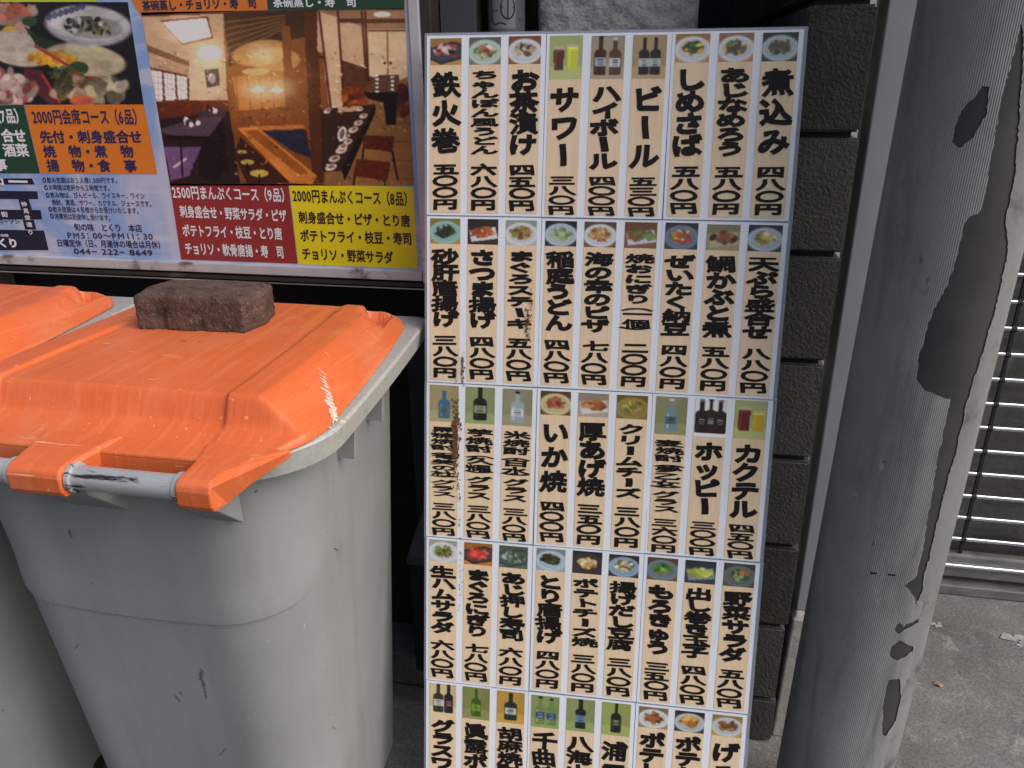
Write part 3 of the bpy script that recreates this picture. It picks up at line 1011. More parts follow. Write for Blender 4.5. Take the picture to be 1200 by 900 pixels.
# room photograph, two rooms side by side
p = Paint(330, 216, (165.5, 12, 474, 217.5), (92, 62, 46))
p.X = p.X + (p.Y - 12) * (.166 - .112 * (p.X - 165.5) / 308.5)
p.Y = p.Y + (-.016 * (p.X - 320)) * (p.Y < 100) * (1 - (p.Y - 12) / 88)
p.poly([(166, 20), (262, 16), (264, 76), (166, 112)], (176, 146, 122))                  # left room ceiling and wall
p.poly([(166, 20), (262, 16), (262, 62), (222, 72), (166, 52)], (186, 158, 132))
p.poly([(222, 72), (264, 66), (268, 120), (222, 118)], (196, 170, 142))
p.poly([(166, 50), (222, 72), (222, 78), (166, 58)], (120, 92, 72))
p.poly([(188, 24), (244, 19), (250, 45), (214, 53)], (110, 70, 52)); p.poly([(190, 26), (242, 21), (248, 43), (214, 51)], (236, 236, 240))
p.ell(246, 62, 14, 9, (240, 236, 228)); p.line(230, 36, 246, 33, 1, (190, 188, 190))
p.poly([(172, 78), (220, 88), (222, 118), (178, 122)], (106, 62, 42))
for (a, b, c, d) in ((176, 82, 190, 119), (192, 85, 205, 118), (207, 88, 219, 117)):
    p.poly([(a, b), (c, b + 2.2), (c + 1, d - 1), (a + 2, d)], (226, 224, 222))
    for k in range(1, 5): p.line(a, b + (d - b) * k / 5, c, b + 2 + (d - b - 3) * k / 5, .7, (160, 140, 126))
    for k in (1, 2): p.line(a + (c - a) * k / 3, b, a + (c - a) * k / 3 + 1, d, .7, (160, 140, 126))
p.poly([(240, 82), (256, 80), (258, 100), (243, 103)], (80, 70, 72)); p.ell(249, 92, 4, 6, (150, 140, 142)); p.ell(247, 88, 2, 2, (220, 214, 210))
p.poly([(178, 122), (222, 118), (268, 118), (272, 132), (222, 136), (182, 142)], (104, 56, 38))
p.poly([(182, 140), (272, 130), (300, 215), (196, 215)], (54, 38, 40))
p.poly([(186, 152), (236, 136), (262, 136), (246, 160), (196, 158)], (88, 72, 82)); p.poly([(230, 130), (264, 126), (264, 136), (234, 138)], (76, 60, 66))
p.poly([(190, 172), (236, 172), (222, 206), (200, 212), (196, 190)], (112, 86, 118)); p.line(204, 196, 218, 186, 2.4, (196, 188, 200))
p.poly([(196, 158), (246, 160), (244, 165), (197, 163)], (34, 24, 26)); p.poly([(236, 172), (262, 138), (268, 200), (250, 214), (232, 206)], (40, 28, 30))
for x, y in ((218, 140), (224, 146), (248, 128), (252, 130), (232, 144)): p.ell(x, y, 3.5, 3, (206, 200, 200)); p.ell(x - 4, y - 2, 2, 4, (70, 40, 36))
p.line(212, 166, 214, 206, 2, (30, 22, 24)); p.line(240, 164, 242, 208, 2, (26, 18, 20)); p.line(256, 150, 258, 204, 2, (26, 18, 20))
# middle: bar counter under warm lamps
p.poly([(262, 14), (398, 12), (398, 216), (282, 216), (266, 110)], (128, 80, 46))
p.poly([(262, 14), (372, 12), (372, 40), (330, 50), (268, 78)], (70, 50, 38))
for k in range(6): p.line(264, 26 + k * 8, 334, 18 + k * 3, 1.6, (120, 88, 62))
p.ell(306, 62, 34, 15, (206, 158, 104), -8, .8); p.ell(322, 70, 30, 14, (224, 182, 128), 0, .6)
p.poly([(272, 90), (338, 82), (340, 126), (280, 132)], (172, 116, 66))
for k in range(5): p.line(276 + k * 14, 88, 280 + k * 14, 130, 1.2, (130, 82, 46))
p.poly([(278, 130), (344, 124), (350, 150), (284, 152)], (120, 70, 42))
p.poly([(330, 30), (340, 30), (346, 150), (336, 152)], (124, 78, 48)); p.poly([(356, 14), (372, 14), (380, 214), (366, 214)], (86, 54, 36))
for x in (302, 324): p.poly([(x, 99), (x - 8, 107), (x + 8, 107)], (246, 226, 190)); p.ell(x, 106, 8, 2.5, (255, 240, 210))
p.ell(300, 84, 16, 4, (236, 200, 150), 0, .7)
p.poly([(278, 150), (300, 148), (372, 206), (366, 216), (340, 214)], (196, 126, 66)); p.poly([(286, 153), (302, 152), (360, 200), (352, 206)], (150, 92, 48))
p.poly([(306, 152), (358, 150), (366, 186), (344, 178)], (50, 50, 64)); p.poly([(300, 148), (356, 146), (358, 151), (306, 153)], (176, 112, 60))
p.poly([(282, 160), (340, 214), (290, 216), (274, 180)], (70, 42, 32))
for x, y, r in ((284, 178, 6), (290, 190, 8), (304, 203, 11)): p.ell(x, y, r, r * .4, (178, 160, 84)); p.line(x, y + 2, x, y + 12, 2, (40, 26, 22))
# right: tatami hall with long low tables
p.poly([(372, 12), (484, 12), (486, 100), (372, 60)], (188, 158, 128))
p.poly([(372, 12), (484, 12), (484, 34), (432, 34), (396, 22)], (150, 116, 90)); p.poly([(392, 22), (484, 22), (484, 27), (400, 27)], (84, 52, 40))
p.ell(448, 17, 10, 3.4, (240, 236, 220)); p.poly([(374, 14), (396, 20), (402, 128), (386, 134)], (198, 168, 138))
for x, x2 in ((374, 388), (396, 404), (424, 430), (428, 432)): p.line(x, 14, x2, 128 if x < 420 else 96, 2.6, (84, 48, 36))
p.poly([(432, 36), (476, 36), (478, 92), (433, 90)], (206, 178, 146)); p.line(454, 36, 455, 90, 1.6, (120, 84, 60)); p.line(432, 36, 476, 36, 2, (100, 66, 48))
p.ell(451, 74, 1.6, 1.6, (60, 40, 34)); p.ell(458, 74, 1.6, 1.6, (60, 40, 34))
p.poly([(386, 134), (478, 90), (486, 220), (380, 220)], (140, 102, 66))
for k in range(6): p.line(450 + k * 2, 100 + k * 22, 486, 100 + k * 22, 1, (104, 76, 50))
p.blobs(rg, 26, 416, 112, 14, 12, 6, [(150, 84, 46), (120, 66, 38), (96, 52, 32)]); p.blobs(rg, 18, 474, 116, 8, 20, 6, [(110, 58, 36), (80, 42, 28)])
p.poly([(444, 88), (468, 88), (466, 108), (428, 112), (426, 104)], (98, 72, 60)); p.poly([(426, 108), (466, 108), (464, 146), (452, 146), (450, 120), (432, 116)], (34, 24, 24))
for k in range(9): p.ell(442 + (k % 2) * 18, 88 + k * 2.4, 2.2, 1.4, (220, 214, 206))
p.poly([(376, 128), (440, 122), (404, 200), (378, 202)], (66, 46, 40)); p.poly([(440, 122), (440, 132), (404, 212), (400, 198)], (34, 24, 24))
p.poly([(396, 126), (424, 124), (420, 130), (396, 132)], (178, 150, 118))
for x, y, r in ((426, 136, 5), (420, 144, 5.5), (414, 152, 6), (404, 160, 6.5), (408, 166, 5.5), (400, 176, 7), (392, 186, 7), (388, 196, 7), (402, 172, 6), (422, 128, 4), (384, 130, 5)):
    p.ell(x, y, r, r * .55, (206, 196, 184), -20); p.ell(x + 1, y - 1, r * .55, r * .3, (150, 104, 84), -20)
p.ell(401, 157, 5, 9, (214, 206, 200), 12); p.ell(401, 157, 3, 6, (120, 96, 86), 12)
p.poly([(424, 158), (462, 160), (460, 178), (426, 174)], (90, 44, 30)); p.line(426, 174, 424, 200, 2, (30, 20, 18)); p.line(460, 178, 466, 210, 2, (30, 20, 18))
p.poly([(418, 186), (458, 190), (454, 212), (414, 206)], (96, 48, 32)); p.line(416, 206, 414, 219, 2, (30, 20, 18)); p.line(450, 212, 452, 220, 2, (30, 20, 18))
for x, y, r in ((302, 104, 40), (324, 104, 40), (246, 62, 34), (216, 38, 50), (310, 66, 60), (448, 18, 40)):
    p.ell(x, y, r, r * .8, (255, 214, 150), 0, .13, 1.6)
g0 = np.random.default_rng(9)
for k in range(420):                                     # clutter and glints too fine to draw one by one
    x_, y_ = g0.uniform(170, 484), g0.uniform(60, 216)
    c_ = p.a[int((y_ - 12) / 206 * 215), int((x_ - 166) / 318 * 329)] * 255 * g0.choice([.55, .75, 1.3, 1.6])
    if g0.random() < .5: p.line(x_, y_, x_ + g0.uniform(-2, 6), y_ + g0.uniform(-1, 4), g0.uniform(.7, 1.4), np.clip(c_, 0, 250), .7)
    else: p.ell(x_, y_, g0.uniform(.8, 2.2), g0.uniform(.6, 1.4), np.clip(c_, 0, 250), 0, .7)
for x_, y_, r_ in ((302, 104, 16), (324, 104, 16), (306, 62, 12), (246, 62, 16), (216, 38, 20)): p.ell(x_, y_, r_, r_ * .7, (255, 238, 205), 0, .45, 1.4)
lum = p.a.mean(axis=2, keepdims=True)
p.a = np.clip(lum + (p.a - lum) * 1.02, 0, 1)
p.a = np.clip(p.a + .28 * (p.a - .40), .03, 1)
p.cloud(rg, .09); p.blur(1); p.grain(rg, .02)
p.mesh('room_photo', place_px(D1), poster, 1.)

# ================================================================== MENU BOARD
board = thing('menu_board', 'tall leaning menu board of laminated sheets with brush lettered dishes and prices', 'menu board', (-.418, -.062, 1.481))
board.rotation_euler = (rad(-11.84), 0, rad(2.17))
W_, H_ = .2, .2917
obj('backing_board', boxes((-.002, .602, .006, .016, -1.476, .004)), MAT['laminate'] and flat('backing_plastic', (.30, .32, .37), .4), board, bevel=.001)

def dish(rng, bg, plate, foods, style='plate'):
    p = Paint(40, 36, (0, 0, 1, 1), bg)
    p.poly([(0, 0), (1, 0), (1, .25), (0, .35)], [c * .8 for c in bg])
    if style == 'tray':
        p.poly([(0, .35), (.7, .12), (1, .2), (1, .78), (.35, .98), (0, .8)], plate)
        p.poly([(0, .42), (.7, .2), (.97, .27), (.97, .7), (.35, .88), (0, .72)], [min(c * 1.25 + 14, 255) for c in plate])
        p.blobs(rng, 34, .48, .48, .36, .22, .11, foods)
    elif style == 'slab':
        p.poly([(.05, .45), (.9, .3), (1, .75), (.12, .9)], plate)
        p.blobs(rng, 26, .5, .52, .36, .16, .13, foods)
    else:
        p.ell(.5, .55, .53, .46, plate); p.ell(.5, .54, .42, .34, [c * .86 for c in plate]); p.ell(.5, .53, .40, .32, [c * .95 for c in plate])
        p.blobs(rng, 46, .5, .5, .29, .22, .10, foods)
    p.blur(1); p.grain(rng, .02)
    return p
def bottles(rng, bg, items):
    p = Paint(40, 60, (0, 0, 1, 1.5), bg)
    p.ell(.5, 1.3, .7, .3, [min(c * 1.15, 255) for c in bg]); p.ell(.3, .4, .4, .6, [min(c * 1.1, 255) for c in bg], 20, .6, .8)
    for (cx, wd, top, col, lab, cap) in items:
        bt = 1.36
        sh_ = top + (bt - top) * .40
        p.rect(cx - wd * .17, top, cx + wd * .17, sh_ + .05, col)
        p.ell(cx, sh_ + .05, wd * .5, .16, col); p.rect(cx - wd * .5, sh_ + .05, cx + wd * .5, bt - .03, col); p.ell(cx, bt - .04, wd * .5, .05, col)
        p.rect(cx - wd * .18, top, cx + wd * .18, top + .1, cap)
        p.rect(cx - wd * .34, sh_ + .1, cx - wd * .22, bt - .1, [min(c * 1.6 + 22, 255) for c in col], .6)
        l0 = sh_ + .2
        p.rect(cx - wd * .46, l0, cx + wd * .46, l0 + .30, lab)
        dk = (40, 40, 52) if sum(lab) > 300 else (210, 205, 190)
        for k in range(3): p.rect(cx - wd * .28 + rng.uniform(0, .05), l0 + .05 + k * .085, cx + wd * .26, l0 + .085 + k * .085, dk, .75)
    p.blur(1); p.grain(rng, .015)
    return p
def glasses(rng, bg, items):
    p = Paint(40, 60, (0, 0, 1, 1.5), bg)
    p.rect(0, 1.05, 1, 1.5, [min(c * 1.12, 255) for c in bg])
    for (cx, wd, top, col) in items:
        p.poly([(cx - wd * .5, top), (cx + wd * .5, top), (cx + wd * .42, 1.22), (cx - wd * .42, 1.22)], [min(c * .7 + 70, 255) for c in bg])
        p.poly([(cx - wd * .46, top + .14), (cx + wd * .46, top + .14), (cx + wd * .40, 1.19), (cx - wd * .40, 1.19)], col)
        p.rect(cx - wd * .3, top + .2, cx - wd * .2, 1.1, [min(c * 1.3 + 40, 255) for c in col], .5)
        p.ell(cx, top + .15, wd * .46, .04, [min(c * 1.2 + 30, 255) for c in col])
    p.blur(1); p.grain(rng, .015)
    return p
WHT, DK, BL, CRM = (222, 224, 228), (44, 46, 52), (150, 170, 190), (214, 204, 180)
G1, G2, RD, BR, YL, WF, OR = (70, 100, 50), (110, 140, 70), (180, 60, 46), (120, 72, 40), (210, 170, 60), (226, 214, 190), (206, 120, 60)
BGB, BGG, BGY = (150, 132, 92), (148, 150, 98), (176, 170, 100)
def D(bg, plate, foods, style='plate'): return ('dish', bg, plate, foods, style)
def B(bg, *items): return ('bottle', bg, items)
def G(bg, *items): return ('glass', bg, items)
ROWS = [
 [('鉄火巻', '五〇〇円', D((200, 150, 70), DK, [(226, 210, 206), (190, 70, 70), (30, 30, 34), (232, 226, 222)], 'tray')),
  ('ちゃんぽん風うどん', '六八〇円', D((120, 130, 110), (196, 214, 200), [G1, RD, (210, 150, 130), WF, G2])),
  ('お茶漬け', '四五〇円', D((150, 96, 50), WHT, [(70, 80, 50), BR, WF, (200, 180, 140), (50, 52, 40)])),
  ('サワー', '三八〇円', G((172, 178, 118), (.28, .36, .35, (92, 50, 34)), (.70, .38, .28, (206, 214, 60)))),
  ('ハイボール', '四〇〇円', B((158, 148, 122), (.28, .36, .02, (70, 38, 26), (170, 180, 190), (30, 28, 28)), (.72, .36, .06, (96, 60, 40), (206, 214, 220), (196, 204, 210)))),
  ('ビール', '五三〇円', B((170, 146, 108), (.34, .32, .08, (44, 30, 26), (196, 200, 196), (40, 30, 28)), (.68, .32, .08, (44, 30, 26), (196, 200, 196), (40, 30, 28)))),
  ('しめさば', '五八〇円', D((196, 150, 80), WHT, [(60, 70, 44), (96, 100, 70), (232, 190, 40), (84, 70, 60), G1])),
  ('あじなめろう', '五八〇円', D((190, 140, 90), WHT, [G2, (110, 70, 80), (232, 170, 30), G1, (120, 90, 70)])),
  ('煮込み', '四八〇円', D((70, 68, 58), (190, 204, 206), [(90, 110, 80), (110, 92, 66), (84, 84, 60), (140, 160, 120)]))],
 [('砂肝唐揚げ', '三八〇円', D((170, 150, 70), (150, 196, 190), [(50, 70, 40), (36, 40, 26), G1, (80, 60, 40)])),
  ('さつま揚げ', '四八〇円', D((60, 44, 36), WHT, [(180, 96, 50), (150, 70, 40), (206, 130, 70)], 'slab')),
  ('まぐろステーキ', '五八〇円', D((190, 196, 190), WHT, [(150, 110, 60), G2, (120, 80, 50), (180, 150, 80)])),
  ('稲庭うどん', '四八〇円', D((40, 44, 44), (190, 204, 214), [(150, 170, 120), (120, 140, 96), (180, 196, 150)])),
  ('海の幸のピザ', '七八〇円', D((120, 90, 70), WHT, [(206, 160, 96), (190, 130, 70), (160, 90, 60), (230, 196, 130)])),
  ('焼おにぎり（一個）', '二〇〇円', D((140, 96, 60), (206, 214, 226), [(150, 100, 50), (120, 80, 40), (100, 130, 70)], 'slab')),
  ('ぜいたく納豆', '四八〇円', D((60, 62, 74), (116, 132, 150), [(220, 210, 190), RD, G1, YL, (180, 60, 60), (96, 120, 60)])),
  ('鯛かぶと煮', '五八〇円', D((170, 156, 120), (196, 180, 140), [(96, 50, 30), (130, 74, 44), (70, 36, 26), (160, 106, 64)], 'slab')),
  ('天ぷら盛合せ', '八八〇円', D((56, 54, 50), (190, 200, 214), [(206, 184, 110), (180, 160, 80), (140, 130, 60), (220, 200, 140)]))],
 [('黒糖焼酎（奄美の杜）グラス', '三八〇円', B((160, 148, 110), (.5, .40, .22, (70, 110, 140), (90, 120, 120), (60, 110, 150)))),
  ('芋焼酎（久耀）グラス', '三八〇円', B((140, 150, 104), (.5, .44, .0, (28, 34, 26), (150, 166, 130), (24, 26, 22)))),
  ('米焼酎（白水）グラス', '三八〇円', B((146, 138, 112), (.5, .46, .1, (160, 176, 180), (220, 226, 230), (40, 44, 50)))),
  ('いか焼', '四〇〇円', D((120, 76, 46), (214, 204, 150), [(190, 110, 80), (214, 150, 110), (160, 80, 60)])),
  ('厚あげ焼', '三五〇円', D((190, 170, 150), WHT, [(206, 150, 90), (180, 110, 60), (150, 80, 44)], 'slab')),
  ('クリームチーズ', '三八〇円', D((140, 116, 50), (156, 140, 76), [YL, (120, 90, 40), (190, 170, 90), G2])),
  ('麦焼酎（夢乙女）グラス', '三六〇円', B((138, 136, 96), (.5, .40, .06, (120, 150, 156), (90, 116, 130), (206, 216, 220)))),
  ('ホッピー', '三〇〇円', B((226, 228, 230), (.5, .36, -.04, (60, 34, 30), (70, 60, 56), (50, 40, 38)), (.22, .40, .02, (48, 26, 26), (30, 28, 32), (120, 110, 106)), (.80, .40, .02, (48, 26, 26), (30, 28, 32), (120, 110, 106)))),
  ('カクテル', '四五〇円', G((176, 180, 116), (.30, .42, .25, (110, 30, 34)), (.74, .40, .36, (206, 170, 50))))],
 [('生ハムサラダ', '六八〇円', D((206, 204, 196), WHT, [G2, G1, (190, 130, 90), (150, 150, 80), (160, 90, 70)])),
  ('まぐろにぎり', '七八〇円', D((206, 130, 50), (60, 46, 44), [(206, 60, 50), (190, 44, 40), (224, 96, 80)], 'tray')),
  ('あじ押し寿司', '六八〇円', D((110, 116, 96), (56, 70, 70), [(150, 170, 160), (96, 116, 100), (70, 90, 60), (190, 200, 190)], 'tray')),
  ('とり唐揚げ', '四八〇円', D((160, 176, 190), (190, 210, 226), [(70, 56, 40), (96, 70, 44), G1, (50, 40, 30)])),
  ('ポテトチーズ焼', '三八〇円', D((60, 58, 64), (70, 60, 56), [(226, 206, 150), (206, 150, 80), (236, 222, 180)])),
  ('揚げだし豆腐', '三八〇円', D((70, 56, 50), (150, 176, 206), [(226, 210, 180), (206, 180, 140), (110, 120, 70)])),
  ('もろきゅう', '三五〇円', D((120, 90, 64), (120, 136, 150), [(90, 140, 60), (60, 110, 44), (120, 170, 90), (150, 110, 50)])),
  ('出し巻き玉子', '四八〇円', D((60, 74, 84), (140, 150, 140), [(176, 186, 80), (196, 196, 96), (150, 170, 80)], 'slab')),
  ('野菜サラダ', '五八〇円', D((90, 84, 74), (110, 120, 120), [G1, G2, (190, 206, 150), (206, 120, 60), (50, 80, 40)]))],
 [('グラスワイン', '', B((206, 190, 146), (.34, .38, .02, (60, 56, 40), (210, 214, 214), (40, 40, 34)), (.72, .34, .0, (44, 34, 44), (90, 40, 44), (70, 30, 34)))),
  ('眞露ボトル', '', B((130, 132, 78), (.5, .34, .1, (60, 96, 34), (130, 170, 50), (50, 80, 30)))),
  ('胡麻焼酎（黒胡麻', '', B((186, 146, 66), (.5, .44, .06, (44, 50, 46), (206, 206, 196), (30, 34, 34)))),
  ('千曲錦（生', '', B((136, 150, 90), (.32, .36, .04, (120, 140, 84), (44, 76, 130), (36, 40, 40)), (.72, .36, .08, (120, 140, 84), (44, 76, 130), (36, 40, 40)))),
  ('八海山（本醸造', '', B((140, 150, 96), (.5, .38, .0, (36, 38, 40), (110, 150, 170), (40, 44, 50)))),
  ('浦霞（生', '', B((150, 160, 90), (.5, .34, .02, (34, 40, 30), (60, 76, 50), (40, 40, 36)))),
  ('ポテトコロッケ', '', D((170, 140, 110), WHT, [(160, 90, 44), (130, 66, 34), G1, (180, 110, 60)])),
  ('ポテトフライ', '', D((70, 60, 44), (190, 206, 210), [(206, 140, 60), (180, 110, 46), (220, 164, 84)])),
  ('げそ揚げ', '', D((190, 160, 80), (206, 210, 216), [(150, 106, 64), (120, 80, 46), (180, 140, 96)]))]]
def placer(x0, z0, x1, z1, y):
    def f(xs, ys):
        ymax = ys.max()
        o = np.zeros((len(xs), 3))
        o[:, 0] = x0 + (x1 - x0) * xs
        o[:, 1] = y
        o[:, 2] = z0 + (z1 - z0) * ys / ymax
        return o
    return f
rg = random.Random(21)
SHEETS = {}
for r in range(5):
    for c in range(3):
        # each laminated sheet: origin at its upper left corner
        sh_o = boxes((.0006, W_ - .0004, -.0008, .0, -H_ + .0012, -.0010))
        s = obj('menu_sheet', sh_o, MAT['sheet'], board)
        s.location = (W_ * c + rg.uniform(-.0006, .0006), -.0003 * ((r + c) % 2), -H_ * r + rg.uniform(-.0006, .0006))
        s.rotation_euler = (rg.uniform(-.004, .004), rg.uniform(-.004, .004), rg.uniform(-.005, .005))
        SHEETS[r, c] = s
        lm = bmesh.new()
        e = .006 if c == 2 else .0005
        t = .0038 if r == 0 else .0016
        box(lm, -.0035 if c == 0 else .0002, W_ + e, .0003, .0016, -H_ - .0015, t)
        obj('laminate', lm, MAT['laminate'], s)
        for k in range(3):
            name, price, pic = ROWS[r][c * 3 + k]
            x0 = .0062 + .0662 * k + rg.uniform(-.0006, .0006)
            x1 = x0 + .0535
            drink = pic[0] != 'dish'
            zp = .071 if drink else .047
            top = .0045 + rg.uniform(-.0005, .001)
            pymesh('menu_strip', [(x0, -.0014, -zp), (x1, -.0014, -zp), (x1, -.0014, -H_ + .0055), (x0, -.0014, -H_ + .0055)], [(0, 3, 2, 1)], MAT['strip'], s)
            rng = random.Random(r * 100 + c * 10 + k)
            pt = dish(rng, *pic[1:]) if not drink else (bottles if pic[0] == 'bottle' else glasses)(rng, pic[1], pic[2])
            pt.mesh('dish_photo', placer(x0 + .0004, -top, x1 - .0002, -zp, -.0015), s, .85)
            xc = (x0 + x1) / 2
            n0, n1 = (.080, .212) if drink else (.0555, .190)
            q0, q1 = (.2225, .2865) if drink else (.2045, .2815)
            if not price: n1 = .275 if len(name) > 6 else .24
            sd = r * 31 + c * 7 + k
            V, F = vertical_text(name, xc, -n0, -n1, .0490, .0400, -.0021, sd)
            pymesh('name_lettering', V, F, MAT['ink'], s)
            if price:
                V, F = vertical_text(price, xc, -q0, -q1, .0455, .03, -.0021, sd, .050)
                pymesh('price_lettering', V, F, MAT['ink'], s)

def flakes(parent, spots, y, mat, name, seed):
    rng = random.Random(seed)
    V, F = [], []
    for (cx, cz, sx, sz, n, size) in spots:
        for i in range(n):
            x, z = rng.gauss(cx, sx), rng.gauss(cz, sz)
            k = rng.randint(5, 8)
            R = size * rng.uniform(.3, 1.3)
            el = rng.uniform(.8, 2.4)
            b = len(V)
            for j in range(k):
                a = 2 * math.pi * j / k
                q = R * rng.uniform(.5, 1.2)
                V.append((x + q * math.cos(a) * .8, y - rng.uniform(0, .0009), z + q * math.sin(a) * el))
            F.append(tuple(range(b, b + k)))
    return pymesh(name, V, F, mat, parent)
flakes(SHEETS[2, 0], [(.0555, -.075, .0035, .020, 130, .0021), (.0545, -.125, .0025, .022, 120, .0020), (.057, -.10, .003, .03, 60, .0016), (.060, -.165, .0015, .03, 30, .0012), (.052, -.17, .001, .012, 14, .0016), (.064, -.22, .0006, .03, 20, .0012)], -.0024, MAT['rust'], 'rust_stain', 4)
flakes(SHEETS[1, 0], [(.181, -.175, .0022, .016, 60, .0016), (.186, -.15, .001, .03, 40, .0010), (.066, -.262, .0016, .014, 50, .0015), (.054, -.268, .001, .01, 20, .0012), (.178, -.19, .001, .006, 16, .0014)], -.0024, MAT['rust'], 'rust_stain', 5)
flakes(SHEETS[3, 0], [(.0655, -.06, .0006, .04, 26, .0010), (.07, -.09, .001, .05, 12, .0010)], -.0024, MAT['rust'], 'rust_stain', 6)

SHEETS[2, 0]['label'] = 'laminated sheet with a broad brown rust stain on its left strips'
SHEETS[1, 0]['label'] = 'laminated sheet with a thin rust streak along its third strip'
# ================================================================== WHEELIE BINS
BX = -.715
YF, YB = -.690, -.120          # lid, front (handle side) and back
HX = .295
def taper(y, k):
    t = min(max((y + .69) / .59, 0), 1)
    return 1 - k * t * t
def ramp01(x, a, b, r=.12):
    """straight ramp with eased ends"""
    t = min(max((x - a) / (b - a), 0), 1)
    return (1 - r) * t + r * (t * t * (3 - 2 * t)) if 0 < t < 1 else t
def lid_z(x, y):
    x = x / taper(y, .15)
    ds, df, db = HX - abs(x), y - YF, YB - y
    panel = sstep(ds, .118, .127)
    df2 = df - .006 * panel
    t = (y - YF) / (YB - YF)
    H = .050 - .013 * t
    ws = .082 - .02 * t
    k1 = ramp01(ds, .002, ws)
    k2 = .16 * sstep(df2, .030, .072) * (1 - sstep(df2, .07, .091)) + sstep(df2, .067, .094)
    k3 = ramp01(db, .004, .05)
    k = min(k1, k2, k3)
    q = sorted((k1, k2, k3))
    e = .24                                    # soften the meeting of two slopes
    if q[1] - q[0] < e: k = q[0] - (e - (q[1] - q[0])) ** 2 / (4 * e)
    k = max(k, 0)
    if k > .93: k = .93 + (k - .93) * .6
    z = 1.006 + H * k
    z -= .0045 * panel * sstep(k, .3, .8)
    z += .004 * k * (1 - (x / HX) ** 2)
    nx = sstep(ds, .026, .032) * (1 - sstep(ds, .072, .082))
    ny = sstep(db, .030, .034) * (1 - sstep(db, .080, .105))
    z -= .030 * nx * ny
    return z
def build_bin(label, x, first=None):
    t = thing('wheelie_bin', label, 'wheelie bin', (x, 0, 0), 'wheelie bins under the poster')
    if first is not None:
        for ch in first.children:
            c_ = ch.copy(); COL.objects.link(c_); c_.parent = t
            for g_ in ch.children:
                d_ = g_.copy(); COL.objects.link(d_); d_.parent = c_
        return t
    def tap(P, k): return [(a * taper(b, k), b) for a, b in P]
    # body, lofted; a pressed line dips round the front
    bm = bmesh.new()
    def sect(z, o=0.):
        f = (z - .08) / .88
        return tap(rrect(-(.208 + .044 * f) - o, (.208 + .044 * f) + o, -(.590 + .070 * f) - o, -.185 + .052 * f + o, .105 + .012 * f, .05, 18, 24), .10)
    ref = sect(.7)
    n = len(ref)
    info = []
    for x_, y_ in ref:
        on = 1 - sstep(y_, -.475, -.468)
        arc = .712 + .020 * (abs(x_) / .24) ** 2 + .030 * sstep(y_, -.60, -.50)
        arc -= .022 * sstep(y_, -.492, -.468)
        info.append((arc, on))
    rings = []
    lv = [('lo', i / 25) for i in range(26)] + [('hi', i / 25) for i in range(26)]
    for kind, q in lv:
        ring = []
        for k in range(n):
            arc, on = info[k]
            if kind == 'lo': z_, o_ = .08 + (arc - .0016 - .08) * q, 0.
            else: z_, o_ = arc + (.97 - arc) * q, .0030 * on * (1 - .85 * sstep(q, 0, .3))
            s_ = sect(z_, o_)[k]
            ring.append((s_[0], s_[1], z_))
        rings.append(ring)
    loft(bm, rings, True, False)
    obj('body', bm, MAT['bin'], t, smooth='auto', angle=40)
    # rim
    bm = bmesh.new()
    def rr(o, z): return [(a, b, z) for a, b in tap(rrect(-.300 - o, .300 + o, -.676 - o, -.088 + o, .136, .022, 18, 24), .075)]
    loft(bm, [rr(-.040, .985), rr(-.038, .968), rr(-.010, .966), rr(-.001, .9635), rr(.0005, .965), rr(.006, .996), rr(.0045, .9985), rr(.002, 1.000), rr(-.05, 1.000), rr(-.052, .985)])
    obj('rim', bm, MAT['rim'], t, smooth='auto', angle=24)
    # gussets under the rim
    for yy in (-.450, -.315):
        for sx in (-1, 1):
            bm = bmesh.new()
            kx = taper(yy, .09)
            a, b = sx * .236 * kx, sx * .272 * kx
            vs = [(a, yy - .005, .893), (b + sx * .004, yy - .005, .893), (b + sx * .010, yy - .005, .9655), (a, yy - .005, .9655)]
            A = [bm.verts.new(v) for v in vs]; Bv = [bm.verts.new((v[0], v[1] + .011, v[2])) for v in vs]
            bm.faces.new(A); bm.faces.new(Bv[::-1])
            for i in range(4): bm.faces.new((A[i], A[(i + 1) % 4], Bv[(i + 1) % 4], Bv[i]))
            obj('gusset', bm, MAT['bin'], t)
    def prism(bm, xa, xb, prof):
        A = [bm.verts.new((xa, y_, z_)) for y_, z_ in prof]; Bv = [bm.verts.new((xb, y_, z_)) for y_, z_ in prof]
        bm.faces.new(A); bm.faces.new(Bv[::-1])
        m_ = len(prof)
        for i in range(m_): bm.faces.new((A[i], A[(i + 1) % m_], Bv[(i + 1) % m_], Bv[i]))
    # handle webs in front
    for xa, xb in ((-.262, -.215), (-.045, .040), (.150, .200)):
        bm = bmesh.new()
        prism(bm, xa, xb, [(-.650, .964), (-.722, .975), (-.718, .958), (-.650, .895)])
        obj('handle_web', bm, MAT['bin'], t, bevel=.002)
    # lid
    bm = bmesh.new()
    rings = []
    ds = [.002, .006] + [.010 + .0026 * i for i in range(50)] + [.15, .17, .19, .21, .23, .25, .27, .283]
    def ring(d, zf):
        return [(a, b, zf(a, b)) for a, b in tap(rrect(-HX + d, HX - d, YF + d, YB - d, max(.12 - d * .8, .006), max(.05 - d * .6, .004), 44, 60), .15)]
    rings.append(ring(.003, lambda a, b: 1.0012))
    rings.append(ring(0, lambda a, b: 1.0016))
    rings.append(ring(0, lambda a, b: 1.0030))
    rings.append(ring(.0007, lambda a, b: 1.0048))
    for d in ds: rings.append(ring(d, lid_z))
    loft(bm, rings, False, True)
    lid = obj('lid', bm, MAT['orange'], t, smooth='auto', angle=70)
    # thick front lip of the lid and its three arms round the bar
    bm = bmesh.new()
